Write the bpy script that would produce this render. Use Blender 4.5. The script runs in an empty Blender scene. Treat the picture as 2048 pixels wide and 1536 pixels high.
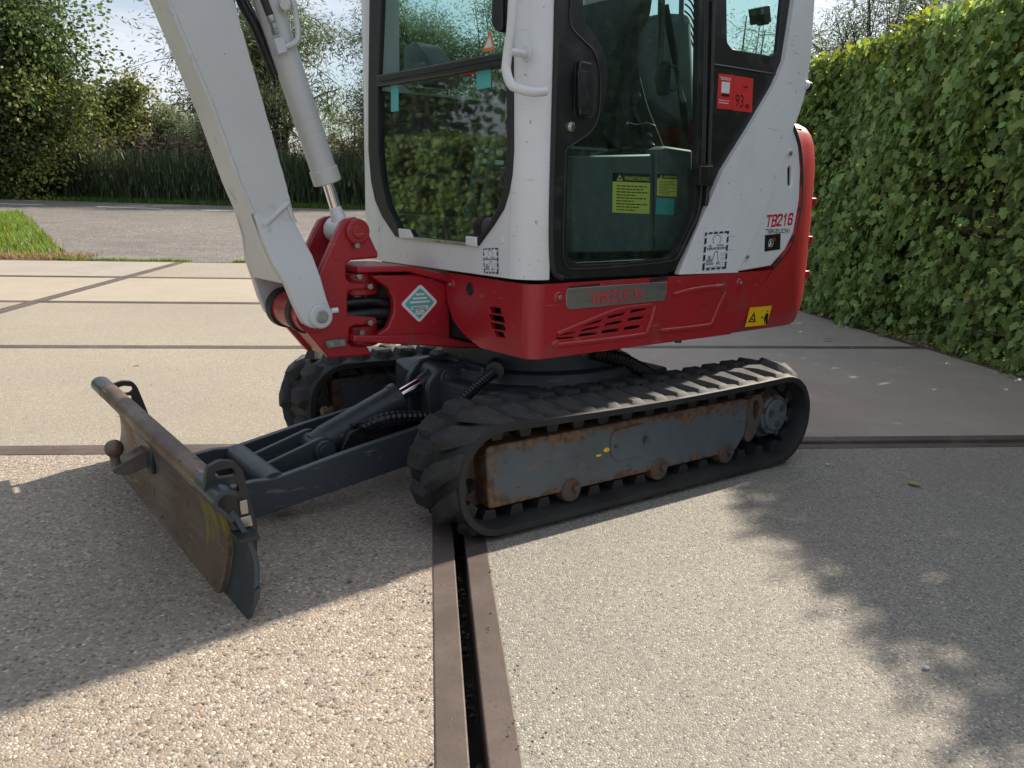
import bpy, bmesh, math, random
import numpy as np
from mathutils import Vector, Matrix

sc = bpy.context.scene
COL = sc.collection
R = math.radians
rng = np.random.default_rng(7)
random.seed(7)

# ------------------------------------------------------------------ camera
cd = bpy.data.cameras.new('camera')
cam = bpy.data.objects.new('camera', cd)
COL.objects.link(cam)
cd.sensor_width = 36.0
cd.lens = 1690.0 / 2048.0 * 36.0
cd.clip_start = 0.05
cd.clip_end = 3000.0
CR = Vector((0.99518973, -0.09595873, 0.01973152))
CU = Vector((0.00154074, 0.21671704, 0.97623325))
CF = Vector((0.09795426, 0.9715069, -0.21582242))
cam.matrix_world = Matrix(((CR.x, CU.x, -CF.x, -0.0764), (CR.y, CU.y, -CF.y, -2.8495), (CR.z, CU.z, -CF.z, 0.86056), (0, 0, 0, 1)))
sc.camera = cam

# ------------------------------------------------------------------ light
SUN_AZ, SUN_EL = 37.0, 36.5           # azimuth measured from +X towards +Y
sd = bpy.data.lights.new('sun', 'SUN')
sun = bpy.data.objects.new('sun', sd)
COL.objects.link(sun)
sd.energy = 5.0
sd.angle = R(0.9)
sd.color = (1.0, 0.89, 0.745)
sv = Vector((math.cos(R(SUN_EL)) * math.cos(R(SUN_AZ)), math.cos(R(SUN_EL)) * math.sin(R(SUN_AZ)), math.sin(R(SUN_EL))))
sun.rotation_euler = sv.to_track_quat('Z', 'Y').to_euler()
w = bpy.data.worlds.new('World')
sc.world = w
w.use_nodes = True
nt = w.node_tree
nt.nodes.clear()
wo = nt.nodes.new('ShaderNodeOutputWorld')
bg = nt.nodes.new('ShaderNodeBackground')
sky = nt.nodes.new('ShaderNodeTexSky')
sky.sky_type = 'NISHITA'
sky.sun_disc = False
sky.sun_elevation = R(SUN_EL)
sky.sun_rotation = R(90 - SUN_AZ)
sky.dust_density = 1.6
tc = nt.nodes.new('ShaderNodeTexCoord')
mp = nt.nodes.new('ShaderNodeMapping')
mp.inputs['Scale'].default_value = (1, 1, 2.6)
nz = nt.nodes.new('ShaderNodeTexNoise')
nz.inputs['Scale'].default_value = 2.6
nz.inputs['Detail'].default_value = 8
nz.inputs['Roughness'].default_value = 0.58
cr = nt.nodes.new('ShaderNodeValToRGB')
cr.color_ramp.elements[0].position = 0.40
cr.color_ramp.elements[1].position = 0.60
mx = nt.nodes.new('ShaderNodeMixRGB')
mx.inputs['Color2'].default_value = (6.0, 6.3, 6.8, 1)
L = nt.links.new
L(tc.outputs['Generated'], mp.inputs['Vector'])
L(mp.outputs['Vector'], nz.inputs['Vector'])
L(nz.outputs['Fac'], cr.inputs['Fac'])
L(cr.outputs['Color'], mx.inputs['Fac'])
L(sky.outputs['Color'], mx.inputs['Color1'])
L(mx.outputs['Color'], bg.inputs['Color'])
bg.inputs['Strength'].default_value = 0.088
L(bg.outputs['Background'], wo.inputs['Surface'])
vs = sc.view_settings
vs.view_transform = 'Standard'
vs.look = 'None'
vs.exposure = 0.74
vs.gamma = 1.0
vs.use_curve_mapping = False

# ------------------------------------------------------------------ materials
MATS = {}
def srgb(h):
    h = h.lstrip('#')
    c = [int(h[i:i + 2], 16) / 255 for i in (0, 2, 4)]
    return tuple(v / 12.92 if v <= 0.04045 else ((v + 0.055) / 1.055) ** 2.4 for v in c)
def mat(name, base, rough=0.5, metal=0.0, layers=(), bump=None, spec=0.5, coat=0.0, coords='Object', island=0.0, trans=0.0):
    """principled surface; layers = (scale, detail, colour, lo, hi, roughness, stretch) of noise mixed over the base"""
    m = bpy.data.materials.new(name)
    m.use_nodes = True
    n = m.node_tree.nodes
    l = m.node_tree.links.new
    b = n['Principled BSDF']
    b.inputs['Metallic'].default_value = metal
    b.inputs['Specular IOR Level'].default_value = spec
    b.inputs['Coat Weight'].default_value = coat
    b.inputs['Coat Roughness'].default_value = 0.08
    if coords == 'World':
        geo = n.new('ShaderNodeNewGeometry'); vec = geo.outputs['Position']
    else:
        t = n.new('ShaderNodeTexCoord'); vec = t.outputs['Object']
    col = n.new('ShaderNodeRGB'); col.outputs[0].default_value = (*base, 1); col = col.outputs[0]
    rv = n.new('ShaderNodeValue'); rv.outputs[0].default_value = rough; rv = rv.outputs[0]
    for k, ly in enumerate(layers):
        s, det, c2, lo, hi = ly[:5]
        r2 = ly[5] if len(ly) > 5 else rough
        st = ly[6] if len(ly) > 6 else (1, 1, 1)
        mpn = n.new('ShaderNodeMapping'); mpn.inputs['Scale'].default_value = st; mpn.inputs['Location'].default_value = (k * 3.1, k * 1.7, k * 2.3)
        l(vec, mpn.inputs['Vector'])
        no = n.new('ShaderNodeTexNoise'); no.inputs['Scale'].default_value = s; no.inputs['Detail'].default_value = det; no.inputs['Roughness'].default_value = 0.6
        l(mpn.outputs['Vector'], no.inputs['Vector'])
        mr = n.new('ShaderNodeMapRange'); mr.inputs['From Min'].default_value = lo; mr.inputs['From Max'].default_value = hi
        l(no.outputs['Fac'], mr.inputs['Value'])
        mi = n.new('ShaderNodeMixRGB'); mi.inputs['Color2'].default_value = (*c2, 1)
        l(mr.outputs['Result'], mi.inputs['Fac']); l(col, mi.inputs['Color1']); col = mi.outputs['Color']
        mf = n.new('ShaderNodeMix'); mf.data_type = 'FLOAT'; mf.inputs[3].default_value = r2
        l(mr.outputs['Result'], mf.inputs[0]); l(rv, mf.inputs[2]); rv = mf.outputs[0]
    if island:
        g = n.new('ShaderNodeNewGeometry')
        hs = n.new('ShaderNodeHueSaturation')
        m1 = n.new('ShaderNodeMapRange'); m1.inputs['To Min'].default_value = 1 - island; m1.inputs['To Max'].default_value = 1 + island * 1.3
        l(g.outputs['Random Per Island'], m1.inputs['Value']); l(m1.outputs['Result'], hs.inputs['Value'])
        m2 = n.new('ShaderNodeMath'); m2.operation = 'MULTIPLY_ADD'; m2.inputs[1].default_value = 7.31; m2.inputs[2].default_value = 0.0
        l(g.outputs['Random Per Island'], m2.inputs[0])
        m3 = n.new('ShaderNodeMath'); m3.operation = 'FRACT'; l(m2.outputs[0], m3.inputs[0])
        m4 = n.new('ShaderNodeMapRange'); m4.inputs['To Min'].default_value = 0.465; m4.inputs['To Max'].default_value = 0.515
        l(m3.outputs[0], m4.inputs['Value']); l(m4.outputs['Result'], hs.inputs['Hue'])
        l(col, hs.inputs['Color']); col = hs.outputs['Color']
    l(col, b.inputs['Base Color']); l(rv, b.inputs['Roughness'])
    if bump:
        no = n.new('ShaderNodeTexNoise'); no.inputs['Scale'].default_value = bump[0]; no.inputs['Detail'].default_value = 4
        l(vec, no.inputs['Vector'])
        bn = n.new('ShaderNodeBump'); bn.inputs['Strength'].default_value = bump[1]; bn.inputs['Distance'].default_value = bump[2]
        l(no.outputs['Fac'], bn.inputs['Height']); l(bn.outputs['Normal'], b.inputs['Normal'])
    if trans:
        tl = n.new('ShaderNodeBsdfTranslucent')
        br = n.new('ShaderNodeHueSaturation'); br.inputs['Value'].default_value = 1.9; br.inputs['Saturation'].default_value = 1.1; br.inputs['Hue'].default_value = 0.48
        l(col, br.inputs['Color']); l(br.outputs['Color'], tl.inputs['Color'])
        ms = n.new('ShaderNodeMixShader'); ms.inputs['Fac'].default_value = trans
        l(b.outputs['BSDF'], ms.inputs[1]); l(tl.outputs['BSDF'], ms.inputs[2])
        l(ms.outputs['Shader'], n['Material Output'].inputs['Surface'])
    MATS[name] = m
    return m
def glass(name, tint, refl=0.08, haze=0.0, dirt=(0.25, 0.3, 0.28)):
    m = bpy.data.materials.new(name); m.use_nodes = True
    n = m.node_tree.nodes; l = m.node_tree.links.new
    n.remove(n['Principled BSDF'])
    tr = n.new('ShaderNodeBsdfTransparent'); tr.inputs['Color'].default_value = (*tint, 1)
    gl = n.new('ShaderNodeBsdfGlossy'); gl.inputs['Roughness'].default_value = 0.025
    ge = n.new('ShaderNodeNewGeometry')
    dt = n.new('ShaderNodeVectorMath'); dt.operation = 'DOT_PRODUCT'; l(ge.outputs['Incoming'], dt.inputs[0]); l(ge.outputs['Normal'], dt.inputs[1])
    ab = n.new('ShaderNodeMath'); ab.operation = 'ABSOLUTE'; l(dt.outputs['Value'], ab.inputs[0])
    om = n.new('ShaderNodeMath'); om.operation = 'SUBTRACT'; om.inputs[0].default_value = 1.0; om.use_clamp = True; l(ab.outputs[0], om.inputs[1])
    pw = n.new('ShaderNodeMath'); pw.operation = 'POWER'; pw.inputs[1].default_value = 5.0; l(om.outputs[0], pw.inputs[0])
    ad = n.new('ShaderNodeMath'); ad.operation = 'MULTIPLY_ADD'; ad.inputs[1].default_value = 0.94; ad.inputs[2].default_value = refl + 0.045
    ad.use_clamp = True
    l(pw.outputs[0], ad.inputs[0])
    ms = n.new('ShaderNodeMixShader')
    l(ad.outputs[0], ms.inputs['Fac']); l(tr.outputs[0], ms.inputs[1]); l(gl.outputs[0], ms.inputs[2])
    out = ms.outputs[0]
    if haze:
        df = n.new('ShaderNodeBsdfDiffuse'); df.inputs['Color'].default_value = (*dirt, 1)
        tcn = n.new('ShaderNodeTexCoord')
        mpn = n.new('ShaderNodeMapping'); mpn.inputs['Scale'].default_value = (1, 1, 0.35)
        no = n.new('ShaderNodeTexNoise'); no.inputs['Scale'].default_value = 14; no.inputs['Detail'].default_value = 8; no.inputs['Roughness'].default_value = 0.7
        l(tcn.outputs['Object'], mpn.inputs['Vector']); l(mpn.outputs['Vector'], no.inputs['Vector'])
        mr = n.new('ShaderNodeMapRange'); mr.inputs['From Min'].default_value = 0.38; mr.inputs['From Max'].default_value = 0.78; mr.inputs['To Max'].default_value = haze
        l(no.outputs['Fac'], mr.inputs['Value'])
        m2 = n.new('ShaderNodeMixShader')
        l(mr.outputs['Result'], m2.inputs['Fac']); l(out, m2.inputs[1]); l(df.outputs[0], m2.inputs[2]); out = m2.outputs[0]
    l(out, n['Material Output'].inputs['Surface'])
    MATS[name] = m
    return m
def pebbles(name, scale, palette, mortar, rough=0.75, stain=None, bump=0.5, mort=(0.0, 0.35), dist=0.004):
    """exposed-aggregate concrete: one voronoi cell per stone, each with a colour of its own"""
    m = bpy.data.materials.new(name); m.use_nodes = True
    n = m.node_tree.nodes; l = m.node_tree.links.new
    b = n['Principled BSDF']; b.inputs['Roughness'].default_value = rough; b.inputs['Specular IOR Level'].default_value = 0.35
    g = n.new('ShaderNodeNewGeometry')
    wn = n.new('ShaderNodeTexNoise'); wn.inputs['Scale'].default_value = scale * 0.6
    l(g.outputs['Position'], wn.inputs['Vector'])
    av = n.new('ShaderNodeVectorMath'); av.operation = 'MULTIPLY_ADD'; av.inputs[1].default_value = (0.6 / scale,) * 3
    l(wn.outputs['Color'], av.inputs[0]); l(g.outputs['Position'], av.inputs[2])
    vo = n.new('ShaderNodeTexVoronoi'); vo.inputs['Scale'].default_value = scale; vo.inputs['Randomness'].default_value = 1.0
    l(av.outputs[0], vo.inputs['Vector'])
    ed = n.new('ShaderNodeTexVoronoi'); ed.feature = 'DISTANCE_TO_EDGE'; ed.inputs['Scale'].default_value = scale
    l(av.outputs[0], ed.inputs['Vector'])
    sp = n.new('ShaderNodeSeparateColor'); l(vo.outputs['Color'], sp.inputs['Color'])
    ra = n.new('ShaderNodeValToRGB'); ra.color_ramp.interpolation = 'CONSTANT'
    while len(ra.color_ramp.elements) < len(palette): ra.color_ramp.elements.new(0.5)
    acc = 0
    for e, (wt, c) in zip(ra.color_ramp.elements, palette):
        e.position = acc; e.color = (*c, 1); acc += wt
    l(sp.outputs[0], ra.inputs['Fac'])
    mr = n.new('ShaderNodeMapRange'); mr.inputs['From Min'].default_value = mort[0]; mr.inputs['From Max'].default_value = mort[1]
    l(ed.outputs['Distance'], mr.inputs['Value'])
    mi = n.new('ShaderNodeMixRGB'); mi.inputs['Color1'].default_value = (*mortar, 1)
    l(mr.outputs['Result'], mi.inputs['Fac']); l(ra.outputs['Color'], mi.inputs['Color2'])
    col = mi.outputs['Color']
    for k, (s, lo, hi, amt, c2) in enumerate(stain or ()):
        no = n.new('ShaderNodeTexNoise'); no.inputs['Scale'].default_value = s; no.inputs['Detail'].default_value = 6; no.inputs['Roughness'].default_value = 0.65
        l(g.outputs['Position'], no.inputs['Vector'])
        m2 = n.new('ShaderNodeMapRange'); m2.inputs['From Min'].default_value = lo; m2.inputs['From Max'].default_value = hi; m2.inputs['To Max'].default_value = amt
        l(no.outputs['Fac'], m2.inputs['Value'])
        mm = n.new('ShaderNodeMixRGB'); mm.inputs['Color2'].default_value = (*c2, 1)
        l(m2.outputs['Result'], mm.inputs['Fac']); l(col, mm.inputs['Color1']); col = mm.outputs['Color']
    l(col, b.inputs['Base Color'])
    bn = n.new('ShaderNodeBump'); bn.inputs['Strength'].default_value = bump; bn.inputs['Distance'].default_value = dist
    l(mr.outputs['Result'], bn.inputs['Height']); l(bn.outputs['Normal'], b.inputs['Normal'])
    MATS[name] = m
    return m

WHITE = mat('white paint', (0.71, 0.715, 0.725), 0.34, coat=0.25, layers=[(2.2, 4, (0.63, 0.635, 0.63), 0.45, 0.75, 0.45), (7, 6, (0.60, 0.60, 0.585), 0.58, 0.74, 0.5, (1, 1, .3)), (60, 2, (0.34, 0.32, 0.28), 0.69, 0.77, 0.6), (34, 3, (0.40, 0.40, 0.40), 0.66, 0.76, 0.5, (.3, .3, 4))], bump=(5, 0.035, 0.01))
BOOMW = mat('shaded white paint', (0.57, 0.58, 0.585), 0.38, coat=0.15, layers=[(2.6, 4, (0.51, 0.515, 0.51), 0.45, 0.75, 0.5), (11, 6, (0.40, 0.395, 0.38), 0.62, 0.74, 0.6), (75, 2, (0.22, 0.21, 0.19), 0.735, 0.78, 0.7)], bump=(22, 0.05, 0.004))  # same white as the cab, darkened to paint in the boom's shade
RED = mat('red paint', (0.365, 0.013, 0.022), 0.36, coat=0.2, layers=[(3.0, 5, (0.29, 0.012, 0.018), 0.45, 0.75, 0.5), (14, 6, (0.17, 0.03, 0.03), 0.66, 0.76, 0.6), (70, 2, (0.15, 0.07, 0.05), 0.715, 0.77, 0.7), (30, 3, (0.42, 0.16, 0.15), 0.66, 0.74, 0.5, (.35, .35, 3.5)), (5, 7, (0.15, 0.06, 0.05), 0.60, 0.78, 0.75)], bump=(9, 0.06, 0.01))
REDC = mat('red counterweight paint', (0.39, 0.016, 0.02), 0.42, coat=0.15, layers=[(3.0, 5, (0.28, 0.013, 0.02), 0.45, 0.75, 0.5), (40, 5, (0.16, 0.05, 0.04), .68, .76, .7)])
SLATE = mat('slate grey paint', (0.038, 0.047, 0.055), 0.42, layers=[(5, 6, (0.028, 0.033, 0.038), 0.45, 0.7, 0.55), (38, 4, (0.13, 0.12, 0.10), 0.665, 0.74, 0.8), (30, 3, (0.11, 0.12, 0.125), 0.64, 0.73, 0.5, (.4, 1, 3))], bump=(40, 0.05, 0.003))
FRAME = mat('worn slate paint', (0.085, 0.104, 0.118), 0.5, layers=[(4, 6, (0.065, 0.078, 0.088), 0.4, 0.7, 0.6), (22, 8, (0.11, 0.06, 0.04), 0.60, 0.68, 0.85, (.6, 1, 1.5)), (26, 3, (0.13, 0.12, 0.10), 0.60, 0.70, 0.7, (.5, 1, 2)), (34, 6, (0.11, 0.07, 0.05), 0.62, 0.70, 0.85)], bump=(30, 0.1, 0.003))
def edge_rust(m, colour):
    n = m.node_tree.nodes; l = m.node_tree.links.new; b = n['Principled BSDF']
    old = b.inputs['Base Color'].links[0].from_socket
    t = n.new('ShaderNodeTexCoord'); sp = n.new('ShaderNodeSeparateXYZ'); l(t.outputs['Object'], sp.inputs[0])
    def ramp_(sock, lo, hi):
        r_ = n.new('ShaderNodeMapRange'); r_.inputs['From Min'].default_value = lo; r_.inputs['From Max'].default_value = hi; l(sock, r_.inputs['Value']); return r_.outputs[0]
    def mx_(p, q, op='MAXIMUM'):
        r_ = n.new('ShaderNodeMath'); r_.operation = op; l(p, r_.inputs[0])
        if isinstance(q, float): r_.inputs[1].default_value = q
        else: l(q, r_.inputs[1])
        return r_.outputs[0]
    e = mx_(mx_(ramp_(sp.outputs['Z'], .188, .245), ramp_(sp.outputs['Z'], .104, .072)), ramp_(sp.outputs['X'], .46, .552))
    no = n.new('ShaderNodeTexNoise'); no.inputs['Scale'].default_value = 16; no.inputs['Detail'].default_value = 9; no.inputs['Roughness'].default_value = .68; l(t.outputs['Object'], no.inputs['Vector'])
    f = mx_(mx_(e, .33, 'MULTIPLY'), no.outputs['Fac'], 'ADD')
    k = ramp_(f, .63, .74)
    mi = n.new('ShaderNodeMixRGB'); mi.inputs['Color2'].default_value = (*colour, 1); l(k, mi.inputs['Fac']); l(old, mi.inputs['Color1']); l(mi.outputs[0], b.inputs['Base Color'])
    no2 = n.new('ShaderNodeTexNoise'); no2.inputs['Scale'].default_value = 55; no2.inputs['Detail'].default_value = 5; l(t.outputs['Object'], no2.inputs['Vector'])
    m2 = n.new('ShaderNodeMixRGB'); m2.inputs['Color1'].default_value = (*colour, 1); m2.inputs['Color2'].default_value = (colour[0] * .45, colour[1] * .5, colour[2] * .6, 1)
    l(ramp_(no2.outputs['Fac'], .42, .58), m2.inputs['Fac']); l(m2.outputs[0], mi.inputs['Color2'])
edge_rust(FRAME, (0.155, 0.082, 0.045))
RUST = mat('rusty edge', (0.095, 0.060, 0.041), 0.85, layers=[(14, 8, (0.060, 0.055, 0.050), 0.42, 0.60, 0.7), (50, 4, (0.14, 0.075, 0.04), 0.58, 0.68, .9)], bump=(60, 0.3, 0.003))
BLADE = mat('scoured brown steel', (0.165, 0.108, 0.078), 0.46, metal=0.3, layers=[(4, 7, (0.10, 0.062, 0.044), 0.42, 0.66, 0.6), (3.4, 8, (0.19, 0.175, 0.16), 0.54, 0.70, 0.33, (1, 0.35, 2.4)), (60, 3, (0.24, 0.20, 0.16), 0.60, 0.72, 0.35, (1, .12, 1.6)), (26, 4, (0.05, 0.035, 0.027), 0.62, 0.72, 0.7)], bump=(26, 0.12, 0.004))
def scuffs(m, centre, size, colour):
    n = m.node_tree.nodes; l = m.node_tree.links.new; b = n['Principled BSDF']
    old = b.inputs['Base Color'].links[0].from_socket
    t = n.new('ShaderNodeTexCoord'); sp = n.new('ShaderNodeVectorMath'); sp.operation = 'SUBTRACT'; sp.inputs[1].default_value = centre
    l(t.outputs['Object'], sp.inputs[0])
    dv = n.new('ShaderNodeVectorMath'); dv.operation = 'DIVIDE'; dv.inputs[1].default_value = size; l(sp.outputs[0], dv.inputs[0])
    ln = n.new('ShaderNodeVectorMath'); ln.operation = 'LENGTH'; l(dv.outputs[0], ln.inputs[0])
    mp = n.new('ShaderNodeMapping'); mp.inputs['Scale'].default_value = (6, 34, 9); mp.inputs['Rotation'].default_value = (R(-18), 0, 0); l(t.outputs['Object'], mp.inputs['Vector'])
    no = n.new('ShaderNodeTexNoise'); no.inputs['Scale'].default_value = 1.0; no.inputs['Detail'].default_value = 5; l(mp.outputs[0], no.inputs['Vector'])
    ml = n.new('ShaderNodeMath'); ml.operation = 'SUBTRACT'; l(no.outputs['Fac'], ml.inputs[0])
    k = n.new('ShaderNodeMath'); k.operation = 'MULTIPLY'; k.inputs[1].default_value = .32; l(ln.outputs['Value'], k.inputs[0]); l(k.outputs[0], ml.inputs[1])
    mr = n.new('ShaderNodeMapRange'); mr.inputs['From Min'].default_value = .27; mr.inputs['From Max'].default_value = .42; mr.inputs['To Max'].default_value = .85; l(ml.outputs[0], mr.inputs['Value'])
    mi = n.new('ShaderNodeMixRGB'); mi.inputs['Color2'].default_value = (*colour, 1); l(mr.outputs[0], mi.inputs['Fac']); l(old, mi.inputs['Color1']); l(mi.outputs[0], b.inputs['Base Color'])
scuffs(BLADE, (1.2, .405, .170), (.3, .15, .10), (0.30, 0.26, 0.04))
DSTEEL = mat('dark blade steel', (0.05, 0.062, 0.072), 0.36, metal=0.4, layers=[(9, 6, (0.085, 0.09, 0.08), 0.52, 0.7, 0.3), (20, 6, (0.09, 0.055, 0.035), 0.65, 0.75, 0.8)], bump=(40, 0.1, 0.003))
BSTEEL = mat('black blade steel', (0.022, 0.022, 0.023), 0.5, layers=[(14, 6, (0.07, 0.055, 0.045), 0.6, 0.75, 0.7)], bump=(40, 0.1, 0.003))
RUBBER = mat('black rubber', (0.015, 0.015, 0.016), 0.6, layers=[(5, 6, (0.030, 0.029, 0.028), 0.45, 0.68, 0.8)], bump=(60, 0.12, 0.003))
LUG = mat('gritty rubber lug', (0.019, 0.019, 0.0195), 0.7, layers=[(10, 5, (0.042, 0.041, 0.039), 0.45, 0.7, 0.9), (260, 3, (0.15, 0.14, 0.12), 0.62, 0.72, 0.9)], bump=(120, 0.25, 0.003))
BLACK = mat('black plastic', (0.012, 0.012, 0.013), 0.35, layers=[(20, 4, (0.025, 0.025, 0.025), 0.5, 0.7, 0.5)])
SEALM = mat('black rubber seal', (0.013, 0.013, 0.014), 0.55)
DARK = mat('dark interior', (0.008, 0.009, 0.009), 0.7)
TRIM = mat('cab trim', (0.085, 0.105, 0.105), 0.6)
SEATM = mat('seat vinyl', (0.11, 0.14, 0.14), 0.5)
CHROME = mat('chrome', (0.75, 0.76, 0.78), 0.06, metal=1.0)
STEEL = mat('zinc steel', (0.42, 0.42, 0.40), 0.35, metal=0.9, layers=[(30, 4, (0.25, 0.24, 0.22), 0.5, 0.7, 0.5)])
BADGE = mat('brushed steel plate', (0.30, 0.29, 0.265), 0.42, metal=0.75, layers=[(9, 6, (0.21, 0.205, 0.19), 0.45, 0.65, 0.5, (0.4, 1, 3)), (60, 3, (0.17, 0.17, 0.16), 0.6, 0.75, 0.5)])
BRASS = mat('brass fitting', (0.55, 0.42, 0.18), 0.3, metal=0.9)
EDGE = mat('rusty edge angle', (0.088, 0.067, 0.058), 0.62, metal=0.15, layers=[(6, 7, (0.135, 0.105, 0.092), 0.42, 0.66, 0.55), (16, 6, (0.10, 0.066, 0.05), 0.55, 0.72, 0.8), (120, 2, (0.07, 0.05, 0.04), 0.62, 0.72, 0.8)], bump=(90, 0.25, 0.002), coords='World')
SWHITE = mat('sticker white', (0.72, 0.73, 0.74), 0.4)
SNAVY = mat('sticker navy', (0.012, 0.02, 0.09), 0.4)
SBLACK = mat('sticker black', (0.01, 0.01, 0.011), 0.4)
SRED = mat('sticker red', (0.62, 0.03, 0.035), 0.4)
SYEL = mat('sticker yellow', (0.75, 0.47, 0.01), 0.4)
SLIME = mat('sticker lime', (0.86, 0.76, 0.13), 0.4)
STEAL = mat('sticker teal', (0.09, 0.42, 0.40), 0.4)
SGREY = mat('sticker grey', (0.25, 0.26, 0.27), 0.5)
SORANGE = mat('sticker orange', (0.70, 0.20, 0.05), 0.5)
YELPAINT = mat('yellow scuff', (0.28, 0.24, 0.02), 0.6)
GLASSF = glass('windscreen glass', (0.70, 0.88, 0.84), 0.0, 0.08, (0.30, 0.36, 0.34))
GLASSL = glass('lower windscreen glass', (0.58, 0.76, 0.72), 0.11, 0.10, (0.26, 0.31, 0.29))
GLASSD = glass('door glass', (0.62, 0.77, 0.735), 0.03, 0.10, (0.22, 0.27, 0.26))
GLASSR = glass('far glass', (0.74, 0.90, 0.87), 0.02)
BARK = mat('bark', (0.065, 0.05, 0.038), 0.9, layers=[(9, 6, (0.035, 0.028, 0.022), 0.4, 0.6)], bump=(20, 0.6, 0.02))
TWIG = mat('twig', (0.09, 0.065, 0.045), 0.9)
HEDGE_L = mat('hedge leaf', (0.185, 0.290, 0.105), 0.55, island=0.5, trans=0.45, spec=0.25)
HEDGE_T = mat('sunlit hedge leaf', (0.13, 0.19, 0.03), 0.42, island=0.35, trans=0.40, spec=0.4)  # yellow tone paints sunlight on the hedge top, some strewn over the face
HEDGE_C = mat('hedge inner leaf', (0.085, 0.13, 0.045), 0.7, island=0.3)  # dark inner layer, added to block light passing through the hedge
ALDER = mat('alder leaf', (0.075, 0.120, 0.045), 0.45, island=0.5, trans=0.40, spec=0.4)
ALDERY = mat('yellowing leaf', (0.115, 0.140, 0.036), 0.45, island=0.5, trans=0.35)
WILLOW = mat('willow leaf', (0.105, 0.145, 0.07), 0.45, island=0.45, trans=0.30)
WILLOWP = mat('pale willow leaf', (0.20, 0.25, 0.16), 0.5, island=0.4, trans=0.3)
SHRUB = mat('shrub leaf', (0.14, 0.165, 0.055), 0.5, island=0.45, trans=0.3)
REED = mat('reed leaf', (0.075, 0.105, 0.055), 0.6, island=0.5, trans=0.2)
PLUME = mat('reed plume', (0.14, 0.10, 0.085), 0.8, island=0.3, trans=0.2)
GRASS = mat('grass blade', (0.10, 0.20, 0.026), 0.5, island=0.45, trans=0.35)
VERGE = mat('verge grass', (0.055, 0.12, 0.018), 0.5, island=0.4, trans=0.3)
DRYG = mat('dry grass', (0.26, 0.20, 0.08), 0.7, island=0.4, trans=0.2)
SOIL = mat('field soil', (0.05, 0.06, 0.025), 0.9, layers=[(3, 6, (0.07, 0.085, 0.03), 0.4, 0.65)], coords='World')

def lighten(c, k): return tuple(min(1, v * k) for v in c)
PEB_A = pebbles('pebble concrete', 140, [(0.22, srgb('#b9aea0')), (0.2, srgb('#a4998d')), (0.16, srgb('#cac3b6')), (0.12, srgb('#938680')), (0.1, srgb('#8b8884')), (0.07, srgb('#aa937a')), (0.10, srgb('#4f4b48')), (0.05, srgb('#e8e3d8'))], srgb('#928678'), stain=[(0.9, 0.42, 0.72, 0.4, srgb('#8b8274')), (4, 0.58, 0.72, 0.35, srgb('#8a7a66')), (0.45, 0.5, 0.62, 0.22, srgb('#6f675c'))], bump=0.6, mort=(-0.12, 0.42))
PEB_B = pebbles('fine grey concrete', 190, [(0.26, srgb('#a5a199')), (0.23, srgb('#8f8b84')), (0.18, srgb('#b9b4a8')), (0.15, srgb('#76726d')), (0.09, srgb('#d2cdc1')), (0.09, srgb('#4d4b49'))], srgb('#8a857b'), stain=[(0.8, 0.4, 0.72, 0.45, srgb('#7c7872')), (2.6, 0.52, 0.7, 0.3, srgb('#8b867c')), (55, 0.66, 0.74, 0.7, srgb('#55514c'))], bump=0.6, dist=0.002)
PEB_C = pebbles('pale concrete', 160, [(0.3, srgb('#aaa193')), (0.25, srgb('#9a9184')), (0.2, srgb('#bab1a2')), (0.15, srgb('#888077')), (0.1, srgb('#cac1b2'))], srgb('#91897b'), stain=[(0.7, 0.38, 0.7, 0.45, srgb('#847d73')), (24, 0.62, 0.74, 0.4, srgb('#857b6c'))], bump=0.4, dist=0.002)
PEB_D = pebbles('smooth concrete', 300, [(0.35, srgb('#a8a096')), (0.3, srgb('#9c958b')), (0.2, srgb('#b4aca1')), (0.15, srgb('#8f8981'))], srgb('#9b948a'), stain=[(1.4, 0.4, 0.7, 0.45, srgb('#87817a')), (5, 0.5, 0.75, 0.3, srgb('#b8b0a5'))], bump=0.2, dist=0.001)
PEB_E = pebbles('sand concrete', 260, [(0.4, srgb('#aaa191')), (0.3, srgb('#b3aa9a')), (0.3, srgb('#a09787'))], srgb('#a39a89'), stain=[(0.9, 0.38, 0.66, 0.5, srgb('#938a7d')), (5, .5, .72, .3, srgb('#b5ab9b'))], bump=0.2, dist=0.001)
ASPH = pebbles('asphalt', 26, [(0.36, srgb('#7a7571')), (0.25, srgb('#8a857f')), (0.2, srgb('#625f5c')), (0.13, srgb('#a39c94')), (0.06, srgb('#c6bfb5'))], srgb('#6e6a66'), stain=[(0.35, 0.42, 0.66, 0.6, srgb('#66625f')), (1.7, 0.5, 0.7, 0.45, srgb('#90867b'))], bump=0.6, dist=.01)

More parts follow.
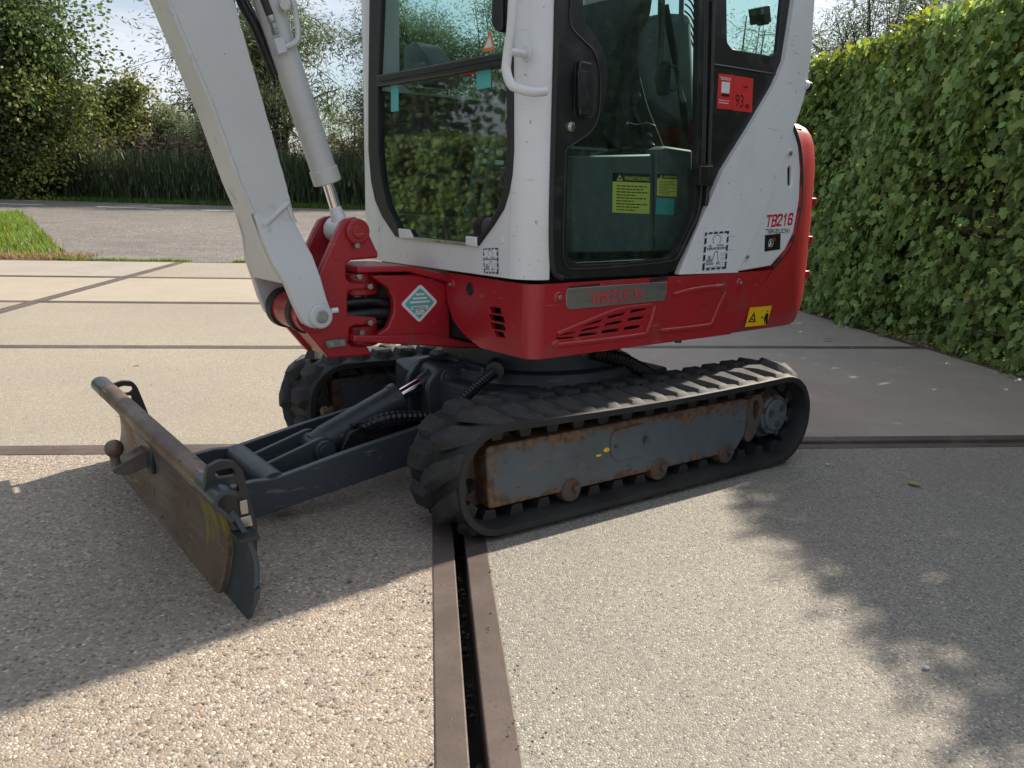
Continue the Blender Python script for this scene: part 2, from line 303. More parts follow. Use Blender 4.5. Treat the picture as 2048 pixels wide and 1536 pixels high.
# ------------------------------------------------------------------ mesh helpers
class MB:
    def __init__(self): self.v = []; self.f = []
    def add(self, vs, fs):
        o = len(self.v); self.v += [tuple(p) for p in vs]; self.f += [tuple(i + o for i in f) for f in fs]; return self
    def box(self, x0, x1, y0, y1, z0, z1):
        return self.add([(x0, y0, z0), (x1, y0, z0), (x1, y1, z0), (x0, y1, z0), (x0, y0, z1), (x1, y0, z1), (x1, y1, z1), (x0, y1, z1)],
                        [(0, 3, 2, 1), (4, 5, 6, 7), (0, 1, 5, 4), (1, 2, 6, 5), (2, 3, 7, 6), (3, 0, 4, 7)])
    def prism(self, poly, axis, a0, a1, holes=()):
        mp_ = {'y': lambda p, a: (p[0], a, p[1]), 'x': lambda p, a: (a, p[0], p[1]), 'z': lambda p, a: (p[0], p[1], a)}[axis]
        loops = [list(poly)] + [list(h) for h in holes]
        flat = [p for lp in loops for p in lp]; n = len(flat)
        vs = [mp_(p, a0) for p in flat] + [mp_(p, a1) for p in flat]
        if holes:
            tb = bmesh.new(); tv = [tb.verts.new((p[0], p[1], 0)) for p in flat]; tb.verts.index_update(); q = 0; te = []
            for lp in loops:
                for i in range(len(lp)): te.append(tb.edges.new((tv[q + i], tv[q + (i + 1) % len(lp)])))
                q += len(lp)
            bmesh.ops.triangle_fill(tb, use_beauty=True, use_dissolve=False, edges=te, normal=(0, 0, 1))
            tri = [tuple(vv.index for vv in f.verts) for f in tb.faces]; tb.free()
            fs = [tuple(t) for t in tri] + [tuple(i + n for i in reversed(t)) for t in tri]
        else:
            fs = [tuple(range(n)), tuple(range(2 * n - 1, n - 1, -1))]
        o = 0
        for lp in loops:
            m = len(lp)
            for i in range(m):
                j = (i + 1) % m; fs.append((o + i, o + j, o + j + n, o + i + n))
            o += m
        return self.add(vs, fs)
    def loft(self, rings, closed=True, caps=True):
        n = len(rings[0]); vs = [p for r_ in rings for p in r_]; fs = []
        for k in range(len(rings) - 1):
            for i in range(n if closed else n - 1):
                j = (i + 1) % n; fs.append((k * n + i, k * n + j, (k + 1) * n + j, (k + 1) * n + i))
        if caps and closed:
            fs.append(tuple(range(n))); fs.append(tuple(range(len(vs) - 1, len(vs) - 1 - n, -1)))
        return self.add(vs, fs)
    def tube(self, path, r, seg=12, flat=None):
        path = [Vector(p) for p in path]; rings = []
        rs = r if isinstance(r, (list, tuple)) else [r] * len(path)
        up = None
        for i, p in enumerate(path):
            t = (path[min(i + 1, len(path) - 1)] - path[max(i - 1, 0)]).normalized()
            if up is None:
                up = Vector((0, 0, 1)) if abs(t.z) < 0.9 else Vector((0, 1, 0))
            s = t.cross(up).normalized(); up = s.cross(t).normalized()
            rings.append([p + (s * math.cos(2 * math.pi * k / seg) + up * math.sin(2 * math.pi * k / seg)) * rs[i] for k in range(seg)])
        return self.loft(rings)
    def cyl(self, p0, p1, r0, r1=None, seg=20):
        return self.tube([p0, p1], [r0, r0 if r1 is None else r1], seg)
    def sphere(self, c, r, nu=16, nv=10, sc_=(1, 1, 1)):
        rings = []
        for i in range(nv + 1):
            a = math.pi * i / nv; q = max(math.sin(a), 1e-3)
            rings.append([(c[0] + r * sc_[0] * q * math.cos(2 * math.pi * k / nu), c[1] + r * sc_[1] * q * math.sin(2 * math.pi * k / nu), c[2] - r * sc_[2] * math.cos(a)) for k in range(nu)])
        return self.loft(rings)
    def mesh(self, name, m=None, angle=38, smooth=True):
        me = bpy.data.meshes.new(name)
        me.from_pydata(self.v, [], self.f)
        bm = bmesh.new(); bm.from_mesh(me)
        bmesh.ops.recalc_face_normals(bm, faces=bm.faces[:])
        bm.to_mesh(me); bm.free()
        if smooth:
            me.polygons.foreach_set('use_smooth', [True] * len(me.polygons))
            me.set_sharp_from_angle(angle=R(angle))
        if m: me.materials.append(m)
        return me
    def build(self, name, m, parent=None, bevel=0.0, angle=38, smooth=True, seg=2):
        o = bpy.data.objects.new(name, self.mesh(name, m, angle, smooth))
        COL.objects.link(o)
        if parent: o.parent = parent
        if bevel:
            b = o.modifiers.new('bevel', 'BEVEL'); b.width = bevel; b.segments = seg; b.limit_method = 'ANGLE'; b.angle_limit = R(35)
        return o
def rounded(poly, r, n=4):
    """round the corners of a 2D polygon (r may be one radius per corner)"""
    out = []; m = len(poly)
    for i in range(m):
        p = Vector(poly[i]); a = Vector(poly[i - 1]); b = Vector(poly[(i + 1) % m])
        rr = r[i] if isinstance(r, (list, tuple)) else r
        d = min(rr, (a - p).length * 0.45, (b - p).length * 0.45)
        if d < 1e-5: out.append(tuple(p)); continue
        q0 = p + (a - p).normalized() * d; q1 = p + (b - p).normalized() * d
        for k in range(n + 1):
            t = k / n; out.append(tuple(q0 * (1 - t) ** 2 + p * 2 * t * (1 - t) + q1 * t * t))
    return out
def smoothpath(pts, n=6):
    """catmull-rom through points"""
    P_ = [Vector(p) for p in pts]; out = []
    for i in range(len(P_) - 1):
        p0 = P_[max(i - 1, 0)]; p1 = P_[i]; p2 = P_[i + 1]; p3 = P_[min(i + 2, len(P_) - 1)]
        for k in range(n):
            t = k / n
            out.append(0.5 * ((2 * p1) + (p2 - p0) * t + (2 * p0 - 5 * p1 + 4 * p2 - p3) * t * t + (3 * p1 - p0 - 3 * p2 + p3) * t ** 3))
    out.append(P_[-1]); return out
def circle2(c, r, n=20): return [(c[0] + r * math.cos(2 * math.pi * k / n), c[1] + r * math.sin(2 * math.pi * k / n)) for k in range(n)]
def thing(name, label, cat, loc=(0, 0, 0), rz=0.0, group=None):
    o = bpy.data.objects.new(name, None); COL.objects.link(o); o.location = loc; o.rotation_euler.z = rz
    o['label'] = label; o['category'] = cat
    if group: o['group'] = group
    return o
def tag(o, label, cat, group=None):
    o['label'] = label; o['category'] = cat
    if group: o['group'] = group
    return o
def lettering(txt, name, m, parent, p0, u, v, height, width=None, shear=0.0, bold=0.0, depth=0.0008):
    """flat letters with their lower left corner at p0, reading along u, upright along v"""
    cu = bpy.data.curves.new(name, 'FONT'); cu.body = txt; cu.size = 1.0; cu.shear = shear; cu.offset = bold; cu.extrude = 0.0; cu.resolution_u = 3
    t = bpy.data.objects.new(name, cu); COL.objects.link(t)
    dg = bpy.context.evaluated_depsgraph_get(); dg.update()
    me = bpy.data.meshes.new_from_object(t.evaluated_get(dg))
    bpy.data.objects.remove(t); bpy.data.curves.remove(cu)
    n = len(me.vertices); a = np.zeros(n * 3); me.vertices.foreach_get('co', a); a = a.reshape(-1, 3)
    lo = a.min(0); hi = a.max(0)
    sy = height / (hi[1] - lo[1]); sx = sy if width is None else width / (hi[0] - lo[0])
    X = (a[:, 0] - lo[0]) * sx; Y = (a[:, 1] - lo[1]) * sy
    u = np.array(u, float); v = np.array(v, float); nn = np.cross(u, v)
    co = np.array(p0, float) + X[:, None] * u + Y[:, None] * v
    me.vertices.foreach_set('co', co.ravel()); me.materials.clear(); me.materials.append(m); me.update()
    o = bpy.data.objects.new(name, me); COL.objects.link(o); o.parent = parent
    return o
def strokes(lines, th, p0, u, v, name, m, parent):
    """letters drawn as flat strokes; lines = polylines in (u,v) metres"""
    b = MB(); u = Vector(u); v = Vector(v); p0 = Vector(p0)
    for pl in lines:
        for (a0, a1), (c0, c1) in zip(pl[:-1], pl[1:]):
            d = Vector((c0 - a0, c1 - a1)); 
            if d.length < 1e-9: continue
            d.normalize(); nx = Vector((-d.y, d.x)) * th / 2; e = d * th / 2
            q = [(a0 - e.x + nx.x, a1 - e.y + nx.y), (c0 + e.x + nx.x, c1 + e.y + nx.y), (c0 + e.x - nx.x, c1 + e.y - nx.y), (a0 - e.x - nx.x, a1 - e.y - nx.y)]
            b.add([p0 + u * x + v * y for x, y in q], [(3, 2, 1, 0)])
    return b.build(name, m, parent, smooth=False)
def quad3(b, q): b.add(q, [(0, 1, 2, 3)])

UX = (-1, 0, 0); UY = (0, 1, 0); UZ = (0, 0, 1)
def logo_lines(W, H):
    """TAKEUCHI in squared techno letters, box W x H"""
    s = W / 8.0; g = 0.80 * s
    def Lx(i, pts): return [((i + x * 0.74) * s, y * H) for x, y in pts]
    o = []
    o += [Lx(0, [(0, .93), (1.02, .93), (1.02, 0)])] + [Lx(0, [(.45, .93), (.45, .93)])]
    o += [Lx(1, [(.12, .93), (1, .93), (1, 0), (.12, 0), (.12, .48), (1, .48)])]
    o += [Lx(2, [(.12, 1), (.12, 0)]), Lx(2, [(.98, 1), (.3, .5), (1, 0)])]
    o += [Lx(3, [(1, .05), (.1, .05), (.1, .95), (.98, .95), (.98, .5), (.1, .5)])]
    o += [Lx(4, [(.1, .98), (.1, .05), (.95, .05), (.95, .98)])]
    o += [Lx(5, [(1, .95), (.1, .95), (.1, .05), (1, .05)])]
    o += [Lx(6, [(.1, 1), (.1, 0)]), Lx(6, [(.95, 1), (.95, 0)]), Lx(6, [(.1, .5), (.95, .5)])]
    o += [Lx(7, [(.3, 1), (.3, 0)])]
    return o
#---BODY---
# ------------------------------------------------------------------ the setting: terrain, road, slab yard
RS, RY0 = 0.03, 8.1                                  # the drive rises gently to the road
def ramp(y): return RS * (y - RY0)
def far_edge(x): return 21.62 - 0.2410 * x           # far kerb line of the road
def structure(o): o['kind'] = 'structure'; return o

def terrain_z(x, y):
    fe = far_edge(x)
    if y < RY0: return -0.16
    if y < fe + 0.25: return ramp(y) - 0.03
    d = y - fe
    top = ramp(fe) - 0.03
    if d < 1.8: return top - 0.05 * (d - 0.25)
    return top - 0.08 - min(0.5, 0.12 * (d - 1.8)) if d < 8 else -0.1 + min(0.6, 0.01 * (d - 8))
xs = [-400, -200, -100, -60, -40, -30, -24, -20, -16, -12, -8, -6.3, -4, 0, 4, 8, 14, 20, 30, 60, 120, 250, 450]
ys = [-60, -30, -15, -6.2, 0, 4, 8.05, 8.12, 9, 12, 15, 18, 19.5, 21, 21.7, 22.5, 23.2, 24, 24.7, 25.5, 26.3, 27.2, 28.5, 30, 32, 36, 42, 60, 100, 200, 500]
b = MB(); nx = len(xs)
b.add([(x, y, terrain_z(x, y)) for y in ys for x in xs], [(j * nx + i, j * nx + i + 1, (j + 1) * nx + i + 1, (j + 1) * nx + i) for j in range(len(ys) - 1) for i in range(nx - 1)])
structure(b.build('ground', SOIL))

# asphalt drive and road on one gentle slope
near = lambda x: far_edge(x) - 6.3
poly = [(-5.35, 8.04), (3.6, 8.04), (4.2, 12), (6.5, near(6.5)), (26, near(26)), (26, far_edge(26)), (-46, far_edge(-46)), (-46, near(-46)), (-10.4, near(-10.4)), (-8.9, 17.0), (-7.5, 14.2), (-6.2, 11.6), (-5.5, 10.2), (-4.95, 9.2), (-4.75, 8.6)]
b = MB(); b.add([(x, y, ramp(y)) for x, y in poly], [tuple(range(len(poly)))])
road = structure(b.build('road', ASPH, smooth=False))
MARK = mat('worn road paint', (0.80, 0.79, 0.76), 0.7, layers=[(9, 6, (0.40, 0.39, 0.37), 0.55, 0.72)], coords='World')
def strip(x0, x1, off, wd, name):
    b = MB(); y0 = far_edge(x0) - off; y1 = far_edge(x1) - off
    b.add([(x0, y0 - wd / 2, ramp(y0 - wd / 2) + 0.004), (x1, y1 - wd / 2, ramp(y1 - wd / 2) + 0.004), (x1, y1 + wd / 2, ramp(y1 + wd / 2) + 0.004), (x0, y0 + wd / 2, ramp(y0 + wd / 2) + 0.004)], [(0, 1, 2, 3)])
    return b.build(name, MARK, road, smooth=False)
for x0, x1 in ((-26.5, -24.2), (-21.7, -19.4), (-16.9, -14.6), (-12.9, -10.4), (-8.9, -7.1), (-6.0, -4.9), (-1.6, 0.2), (3.4, 5.2)):
    strip(x0, x1, 2.6, 0.19, 'road_marking')

# slab yard: every concrete slab in its own steel angle frame
yard = bpy.data.objects.new('pavement', None); COL.objects.link(yard); structure(yard)
colx = [(-6.2, -3.1), (-3.1, 0.0), (0.0, 2.98)]
rows = [(-8, -6), (-6, -4), (-4, -2), (-2, 0), (0, 2), (2, 4), (4, 6), (6, 8)]
pick = {(1, -2): PEB_A, (2, -2): PEB_B, (1, 0): PEB_C, (2, 0): PEB_D, (0, 0): PEB_B, (0, 2): PEB_C, (1, 2): PEB_C, (2, 2): PEB_D, (0, 4): PEB_E, (1, 4): PEB_E, (2, 4): PEB_D, (0, 6): PEB_D, (1, 6): PEB_C, (2, 6): PEB_D, (0, -2): PEB_B}
lift = {(1, -2): 0.004, (2, -2): 0.0, (1, 0): 0.001, (2, 0): 0.010, (1, 2): -0.003, (2, 2): 0.004}
for ci, (x0, x1) in enumerate(colx):
    for (y0, y1) in rows:
        z = lift.get((ci, y0), random.uniform(-0.003, 0.003))
        m = pick.get((ci, y0), (PEB_B, PEB_A, PEB_B)[ci])
        gl = 0.0145 if ci == 2 else 0.004
        gr = 0.0145 if ci == 1 else 0.004
        if ci == 2: gr = 0
        a0, a1, c0, c1 = x0 + gl, x1 - gr, y0 + 0.004, y1 - 0.004
        t = 0.054
        s = MB().box(a0 + t - 0.004, a1 - t + 0.004, c0 + t - 0.004, c1 - t + 0.004, z - 0.13, z).build('slab', m, yard, smooth=False)
        MB().prism([(a0, c0), (a1, c0), (a1, c1), (a0, c1)], 'z', z - 0.10, z + 0.0025, holes=[[(a0 + t, c0 + t), (a1 - t, c0 + t), (a1 - t, c1 - t), (a0 + t, c1 - t)]]).build('steel_edge', EDGE, s, bevel=0.003, smooth=False)
# dark dirt in the bottom of the joints
DIRT = mat('joint dirt', (0.02, 0.018, 0.015), 0.95, layers=[(40, 5, (0.06, 0.05, 0.035), 0.5, 0.7)], coords='World')
b = MB().box(-6.25, 3.02, -8.1, 8.06, -0.155, -0.085)
structure(b.build('joint_bed', DIRT, smooth=False))
# ------------------------------------------------------------------ the excavator
EX = thing('excavator', 'white and red compact tracked excavator with grey dozer blade parked on the concrete slabs', 'excavator', (0.26722, -0.06424, 0), math.atan2(-0.50386779, -0.86378079))
SLEW = R(2.6)                                     # the upper structure is slewed a little against the tracks
def up(o): o.rotation_euler.z = SLEW; return o

# ---- tracks -------------------------------------------------------
TF, TB, TR, TZ = 0.515, 0.615, 0.146, 0.171        # idler and sprocket centres, belt radius, axle height
SL = TF + TB; PER = 2 * SL + 2 * math.pi * TR
SAG = 0.022                                       # the laden lower run sits lower and flattens its lugs
def low(q): return SAG * max(0.0, -q) ** 0.6 if q < 0 else 0.0
def loop(s, r):
    """point, tangent and outward normal on the track loop; s runs forward along the top"""
    s %= PER
    if s < SL: return (-TB + s, TZ + r - .010 * math.sin(math.pi * s / SL)), (1, 0), (0, 1)
    s -= SL
    if s < math.pi * TR:
        a = math.pi / 2 - s / TR; q = math.sin(a); return (TF + r * math.cos(a) + .010 * max(0, -q) * math.cos(a), TZ + r * q - low(q)), (math.sin(a), -math.cos(a)), (math.cos(a), math.sin(a))
    s -= math.pi * TR
    if s < SL: return (TF - s, TZ - r - SAG), (-1, 0), (0, -1)
    s -= SL
    a = -math.pi / 2 - s / TR; q = math.sin(a); return (-TB + r * math.cos(a), TZ + r * q - low(q)), (math.sin(a), -math.cos(a)), (math.cos(a), math.sin(a))
NL = 35
def lug_mesh(kind):
    b = MB(); h = .026
    if kind == 'long':
        top = [(-.020, .104), (.014, .106), (.055, .066), (.088, .030), (.074, .008), (.046, .012), (.022, .048)]
        bot = [(-.034, .117), (.026, .117), (.066, .070), (.100, .030), (.080, -.004), (.040, .000), (.006, .044)]
        hh = [.010, .010, h, h, h, h, h]
    else:
        top = [(-.022, -.022), (.020, -.030), (.026, -.086), (.000, -.104), (-.028, -.084)]
        bot = [(-.034, -.010), (.030, -.018), (.038, -.094), (.000, -.117), (-.040, -.094)]
        hh = [h, h, h, .016, h]
    n = len(top)
    b.add([(s, y, -.004) for s, y in bot] + [(s, y, z) for (s, y), z in zip(top, hh)], [tuple(range(n, 2 * n))] + [(i, (i + 1) % n, n + (i + 1) % n, n + i) for i in range(n)])
    me = b.mesh('tread_lug', LUG, 30)
    bb_ = bmesh.new(); bb_.from_mesh(me)
    bmesh.ops.bevel(bb_, geom=[e for e in bb_.edges if e.is_manifold and e.calc_face_angle(0) > .3], offset=.0045, segments=2, profile=.6, affect='EDGES')
    for vv in bb_.verts: vv.co += Vector((random.uniform(-1, 1), random.uniform(-1, 1), random.uniform(-1, 1))) * .0009
    bb_.to_mesh(me); bb_.free()
    me.polygons.foreach_set('use_smooth', [True] * len(me.polygons)); me.set_sharp_from_angle(angle=R(50))
    return me
def drive_mesh():
    b = MB().prism([(-.024, 0), (.024, 0), (.016, .034), (-.016, .034)], 'y', -.072, -.012).prism([(-.024, 0), (.024, 0), (.015, .030), (-.015, .030)], 'y', .012, .072)
    return b.mesh('guide_lug', RUBBER)
LONG, SHORT, DRIVE = lug_mesh('long'), lug_mesh('short'), drive_mesh()
def place_on(o, s, r, yc, flip=1, mir=1):
    (x, z), t, nn = loop(s, r); k = flip * (1 - (.72 * max(0.0, -nn[1]) ** 3 if flip > 0 else 0))
    o.matrix_local = Matrix(((t[0], 0, nn[0] * k, x), (0, mir, 0, yc), (t[1], 0, nn[1] * k, z), (0, 0, 0, 1)))
def make_track(yc, side):
    b = MB(); prof = [(-.122, -.014), (-.122, .003), (-.105, .010), (.105, .010), (.122, .003), (.122, -.014), (.095, -.022), (-.095, -.022)]
    N = 150; k = len(prof); vs = []
    for i in range(N):
        s = PER * i / N; wob = 1 + .02 * math.sin(i * 1.7)
        for (y, e) in prof:
            (x, z), t, nn = loop(s, TR - .026 + .012 + e * wob); vs.append((x, yc + y, z))
    fs = [(i * k + j, i * k + (j + 1) % k, ((i + 1) % N) * k + (j + 1) % k, ((i + 1) % N) * k + j) for i in range(N) for j in range(k)]
    b.add(vs, fs)
    trk = b.build('rubber_track', RUBBER, EX, angle=50)
    for i in range(NL):
        s = PER * (i + .35) / NL
        for me, ds in ((LONG, 0), (SHORT, .034)):
            o = bpy.data.objects.new('tread_lug', me); COL.objects.link(o); o.parent = trk
            place_on(o, s + ds, TR - .006, yc, 1, side)
        o = bpy.data.objects.new('guide_lug', DRIVE); COL.objects.link(o); o.parent = trk
        place_on(o, s, TR - .034, yc, -1)
    # track frame
    yo = yc + side * .082
    plate = [(.536, .074), (.547, .236), (.535, .243), (-.440, .246), (-.482, .236), (-.480, .175), (-.466, .122), (-.425, .074)]
    f = MB().prism(rounded(plate, .010, 2), 'y', min(yo, yc - side * .06), max(yo, yc - side * .06)).build('track_frame', FRAME, EX, bevel=.004)
    # grease cover with its bolt
    cvx = [(.095, .130), (.120, .150), (.124, .200), (.108, .224), (-.004, .230), (-.008, .128)]
    MB().prism(rounded(cvx, .01, 3), 'y', yo, yo + side * .0045).build('cover_plate', FRAME, f, bevel=.0015)
    MB().cyl((-.010, yo, .178), (-.010, yo + side * .014, .178), .010, seg=6).build('bolt', RUST, f, bevel=.001)
    MB().cyl((.104, yo, .176), (.104, yo + side * .008, .176), .006, seg=10).build('bolt', RUST, f, bevel=.001)
    MB().sphere((.136, yo + side * .001, .170), .009, sc_=(1.3, .4, .8)).build('yellow_paint_blob', SYEL, f)
    MB().sphere((.164, yo, .158), .006, sc_=(1.8, .4, .6)).build('yellow_paint_blob', SYEL, f)
    # rear lifting eye
    eye = rounded([(-.470, .236), (-.500, .256), (-.535, .246), (-.546, .205), (-.536, .17), (-.51, .115), (-.48, .095), (-.465, .11)], .014, 3)
    hole = rounded([(-.494, .188), (-.492, .234), (-.514, .236), (-.526, .210), (-.520, .180), (-.504, .163)], .008, 3)
    MB().prism(eye, 'y', yo - side * .022, yo + side * .006, holes=[hole]).build('lifting_eye', RUST, f, bevel=.003)
    # rollers
    for x in (.262, -.078, -.380):
        MB().cyl((x, yc - .055, .078), (x, yc + .055, .078), .036, seg=24).cyl((x, yc + side * .052, .075), (x, yc + side * .088, .075), .036, .033, seg=24).build('roller', RUST, f, bevel=.004)
        MB().cyl((x - .010, yc + side * .086, .082), (x - .010, yc + side * .100, .082), .0125, seg=6).build('bolt', RUST, f, bevel=.002)
    # front idler: disc with holes
    hs_ = [circle2((TF + .068 * math.cos(a), TZ + .062 * math.sin(a)), .021, 14) for a in np.arange(5) * 2 * math.pi / 5 + .35]
    i_ = MB().prism(circle2((TF, TZ), .116, 36), 'y', yc - .022, yc + .022, holes=hs_)
    i_.build('idler', RUST, f, bevel=.004)
    MB().cyl((TF, yc - .026, TZ), (TF, yc + .026, TZ), .030).box(.38, .535, yc - .040, yc + .040, TZ - .03, TZ + .03).build('idler_hub', RUST, f, bevel=.003)
    # sprocket and final drive
    teeth = [((-TB + (.112 if (k // 2) % 2 else .094) * math.cos(2 * math.pi * (k + .5) / 44)), (TZ + (.112 if (k // 2) % 2 else .094) * math.sin(2 * math.pi * (k + .5) / 44))) for k in range(44)]
    MB().prism(teeth, 'y', yc - .012, yc + .012).build('sprocket', SLATE, f, bevel=.002)
    m_ = MB().cyl((-TB, yc - .1, TZ), (-TB, yc + side * .050, TZ), .083, seg=32).cyl((-TB, yc + side * .050, TZ), (-TB, yc + side * .082, TZ), .074, .066, seg=32).cyl((-TB, yc + side * .082, TZ), (-TB, yc + side * .090, TZ), .056, .052, seg=32)
    m_.build('final_drive', FRAME, f, bevel=.004)
    for a in (0.35, 1.4, 2.45, 3.5, 4.5, 5.5): MB().cyl((-TB + .064 * math.cos(a), yc + side * .07, TZ + .064 * math.sin(a)), (-TB + .064 * math.cos(a), yc + side * .087, TZ + .064 * math.sin(a)), .010, seg=6).build('bolt', SLATE, f, bevel=.001)
    for a in (0.3, 2.4, 4.5): MB().cyl((-TB + .032 * math.cos(a), yc + side * .088, TZ + .032 * math.sin(a)), (-TB + .032 * math.cos(a), yc + side * .095, TZ + .032 * math.sin(a)), .012, seg=6).build('bolt', SLATE, f, bevel=.001)
    return trk
make_track(.458, 1)
make_track(-.458, -1)

# ---- undercarriage centre frame ------------------------------------
b = MB()
b.prism(rounded([(-.36, -.30), (.36, -.30), (.40, -.14), (.40, .14), (.36, .30), (-.36, .30)], .03, 3), 'z', .15, .315)
b.prism([(-.30, .12), (-.30, .28), (.30, .28), (.34, .24), (.34, .12)], 'y', -.42, .42)
b.box(.10, .305, -.16, .16, .14, .36)
cf = b.build('undercarriage_frame', SLATE, EX, bevel=.008)
MB().cyl((0, 0, .30), (0, 0, .345), .36, .34, seg=48).cyl((0, 0, .345), (0, 0, .43), .30, .30, seg=48).build('slew_ring', SLATE, cf, bevel=.003)
for y in (-.062, .062): MB().prism(rounded([(.28, .20), (.43, .18), (.445, .30), (.40, .352), (.34, .360), (.28, .37)], .02, 3), 'y', y - .011, y + .011).build('cylinder_bracket', SLATE, cf, bevel=.003)
MB().prism(rounded([(.20, .16), (.27, .25), (.30, .25), (.36, .16)], .01, 2), 'y', .30, .33).box(.23, .25, .33, .36, .16, .25).build('step_plate', SLATE, cf, bevel=.003)

def ribbed(name, path, r, parent, m=BLACK, pitch=.009):
    """corrugated hose sleeve"""
    ps = smoothpath(path, 10); b = MB(); pts = [Vector(ps[0])]; rs = [r]
    acc = 0; hi = False
    for p0, p1 in zip(ps[:-1], ps[1:]):
        n = max(1, int((p1 - p0).length / (pitch / 2)))
        for k in range(1, n + 1):
            pts.append(p0.lerp(p1, k / n)); hi = not hi; rs.append(r if hi else r * .82)
    b.tube(pts, rs, 10)
    return b.build(name, m, parent, angle=20)
ribbed('blade_hose', [(.66, .075, .205), (.60, .10, .228), (.52, .11, .225), (.44, .12, .215), (.36, .16, .20)], .017, EX)
mh = [(0.339, 0.27, 0.366), (0.373, 0.27, 0.347), (0.414, 0.27, 0.32), (0.457, 0.27, 0.29), (0.487, 0.27, 0.252)]
ribbed('motor_hose', mh, .017, EX)
MB().cyl(Vector(mh[0]) + Vector((-.05, -.06, .0)), Vector(mh[0]) + Vector((-.004, 0, .004)), .030, .026).build('hose_collar', BLACK, EX)
ribbed('rear_hose', [(0.001, 0.3, 0.4), (-0.072, 0.3, 0.381), (-0.149, 0.3, 0.357), (-0.217, 0.3, 0.324), (-0.264, 0.3, 0.296), (-0.295, 0.3, 0.254)], .024, EX)
ribbed('rear_hose', [(-0.039, 0.28, 0.365), (-0.125, 0.28, 0.343), (-0.197, 0.28, 0.313), (-0.251, 0.28, 0.277), (-0.28, 0.28, 0.235)], .014, EX)

# ---- dozer blade and its arms --------------------------------------
arm_out = [(1.165, .118), (1.02, .134), (.965, .130), (.75, .172), (.50, .214), (.34, .232), (.34, .135), (.51, .108), (.75, .072), (1.008, .036), (1.165, .018)]
b = MB()
for y0, y1 in ((.155, .178), (-.178, -.155)): b.prism(rounded(arm_out, .006, 2), 'y', y0, y1)
arm = b.build('blade_arm', SLATE, EX, bevel=.002)
MB().cyl((.955, -.155, .103), (.955, .155, .103), .038, seg=28).box(1.10, 1.175, -.178, .178, .02, .11).build('cross_tube', SLATE, arm, bevel=.002)
for y in (-.052, .052):
    MB().prism([(.952, .133)] + [(.778 + .036 * math.cos(a), .149 + .036 * math.sin(a)) for a in np.linspace(R(75), R(290), 14)] + [(.935, .075)], 'y', y - .008, y + .008).build('cylinder_lug', SLATE, arm, bevel=.002)
MB().prism(rounded([(1.085, .040), (1.165, .022), (1.165, .110), (1.085, .122), (1.055, .108), (1.05, .06)], .02, 4), 'y', .178, .186).build('arm_doubler', SLATE, arm, bevel=.003)
bc = MB().cyl((.752, 0, .160), (.520, 0, .255), .042, .042, seg=28).cyl((.785, 0, .146), (.745, 0, .162), .036, .042, seg=24).cyl((.527, 0, .252), (.505, 0, .261), .046, .046, seg=28).build('blade_cylinder', SLATE, EX, bevel=.003)
MB().cyl((.505, 0, .261), (.38, 0, .312), .019, seg=20).build('rod', CHROME, bc)
MB().cyl((.432, 0, .291), (.37, 0, .316), .022, .034, seg=20).cyl((.37, -.05, .316), (.37, .05, .316), .036, seg=24).build('rod_eye', SLATE, bc, bevel=.002)
MB().cyl((.37, .073, .316), (.37, .086, .316), .036, seg=28).build('pin_collar', SLATE, bc, bevel=.003)
MB().cyl((.37, -.085, .316), (.37, .092, .316), .024, seg=24).cyl((.37, .092, .316), (.37, .095, .316), .016, seg=24).build('pin', SLATE, bc, bevel=.002)
MB().cyl((.778, -.075, .149), (.778, .078, .149), .030, seg=24).cyl((.778, .078, .149), (.778, .082, .149), .020, seg=24).build('pin', SLATE, bc, bevel=.002)
MB().prism(rounded([(.735, .128), (.700, .190), (.625, .215), (.640, .160)], .006, 2), 'y', .035, .068).box(.665, .685, .045, .060, .200, .212).build('hose_guard', BLACK, bc, bevel=.003)

prof = [(1.212, .002), (1.198, .045), (1.188, .10), (1.192, .15), (1.208, .20), (1.236, .238), (1.249, .252), (1.249, .268), (1.238, .281), (1.222, .285), (1.206, .281), (1.199, .274)]
def shell(pf, y0, y1, th):
    """a plate of constant section, th thick, from y0 to y1"""
    back = []
    for i, p in enumerate(pf):
        a = Vector(pf[max(i - 1, 0)]); c = Vector(pf[min(i + 1, len(pf) - 1)]); d = (c - a).normalized(); back.append((p[0] - d.y * th, p[1] + d.x * th))
    return MB().prism(pf + back[::-1], 'y', y0, y1)
pf = [tuple(p) for p in smoothpath([Vector((x, z, 0)) for x, z in prof], 3)]; pf = [(p[0], p[1]) for p in pf]
bl = shell(pf, -.488, .488, .012).build('dozer_blade', BLADE, EX, angle=30, bevel=.0015)
MB().prism([(1.203, -.002), (1.217, -.002), (1.209, .016), (1.197, .016)], 'y', -.487, .487).build('cutting_edge', BLADE, bl, bevel=.001)
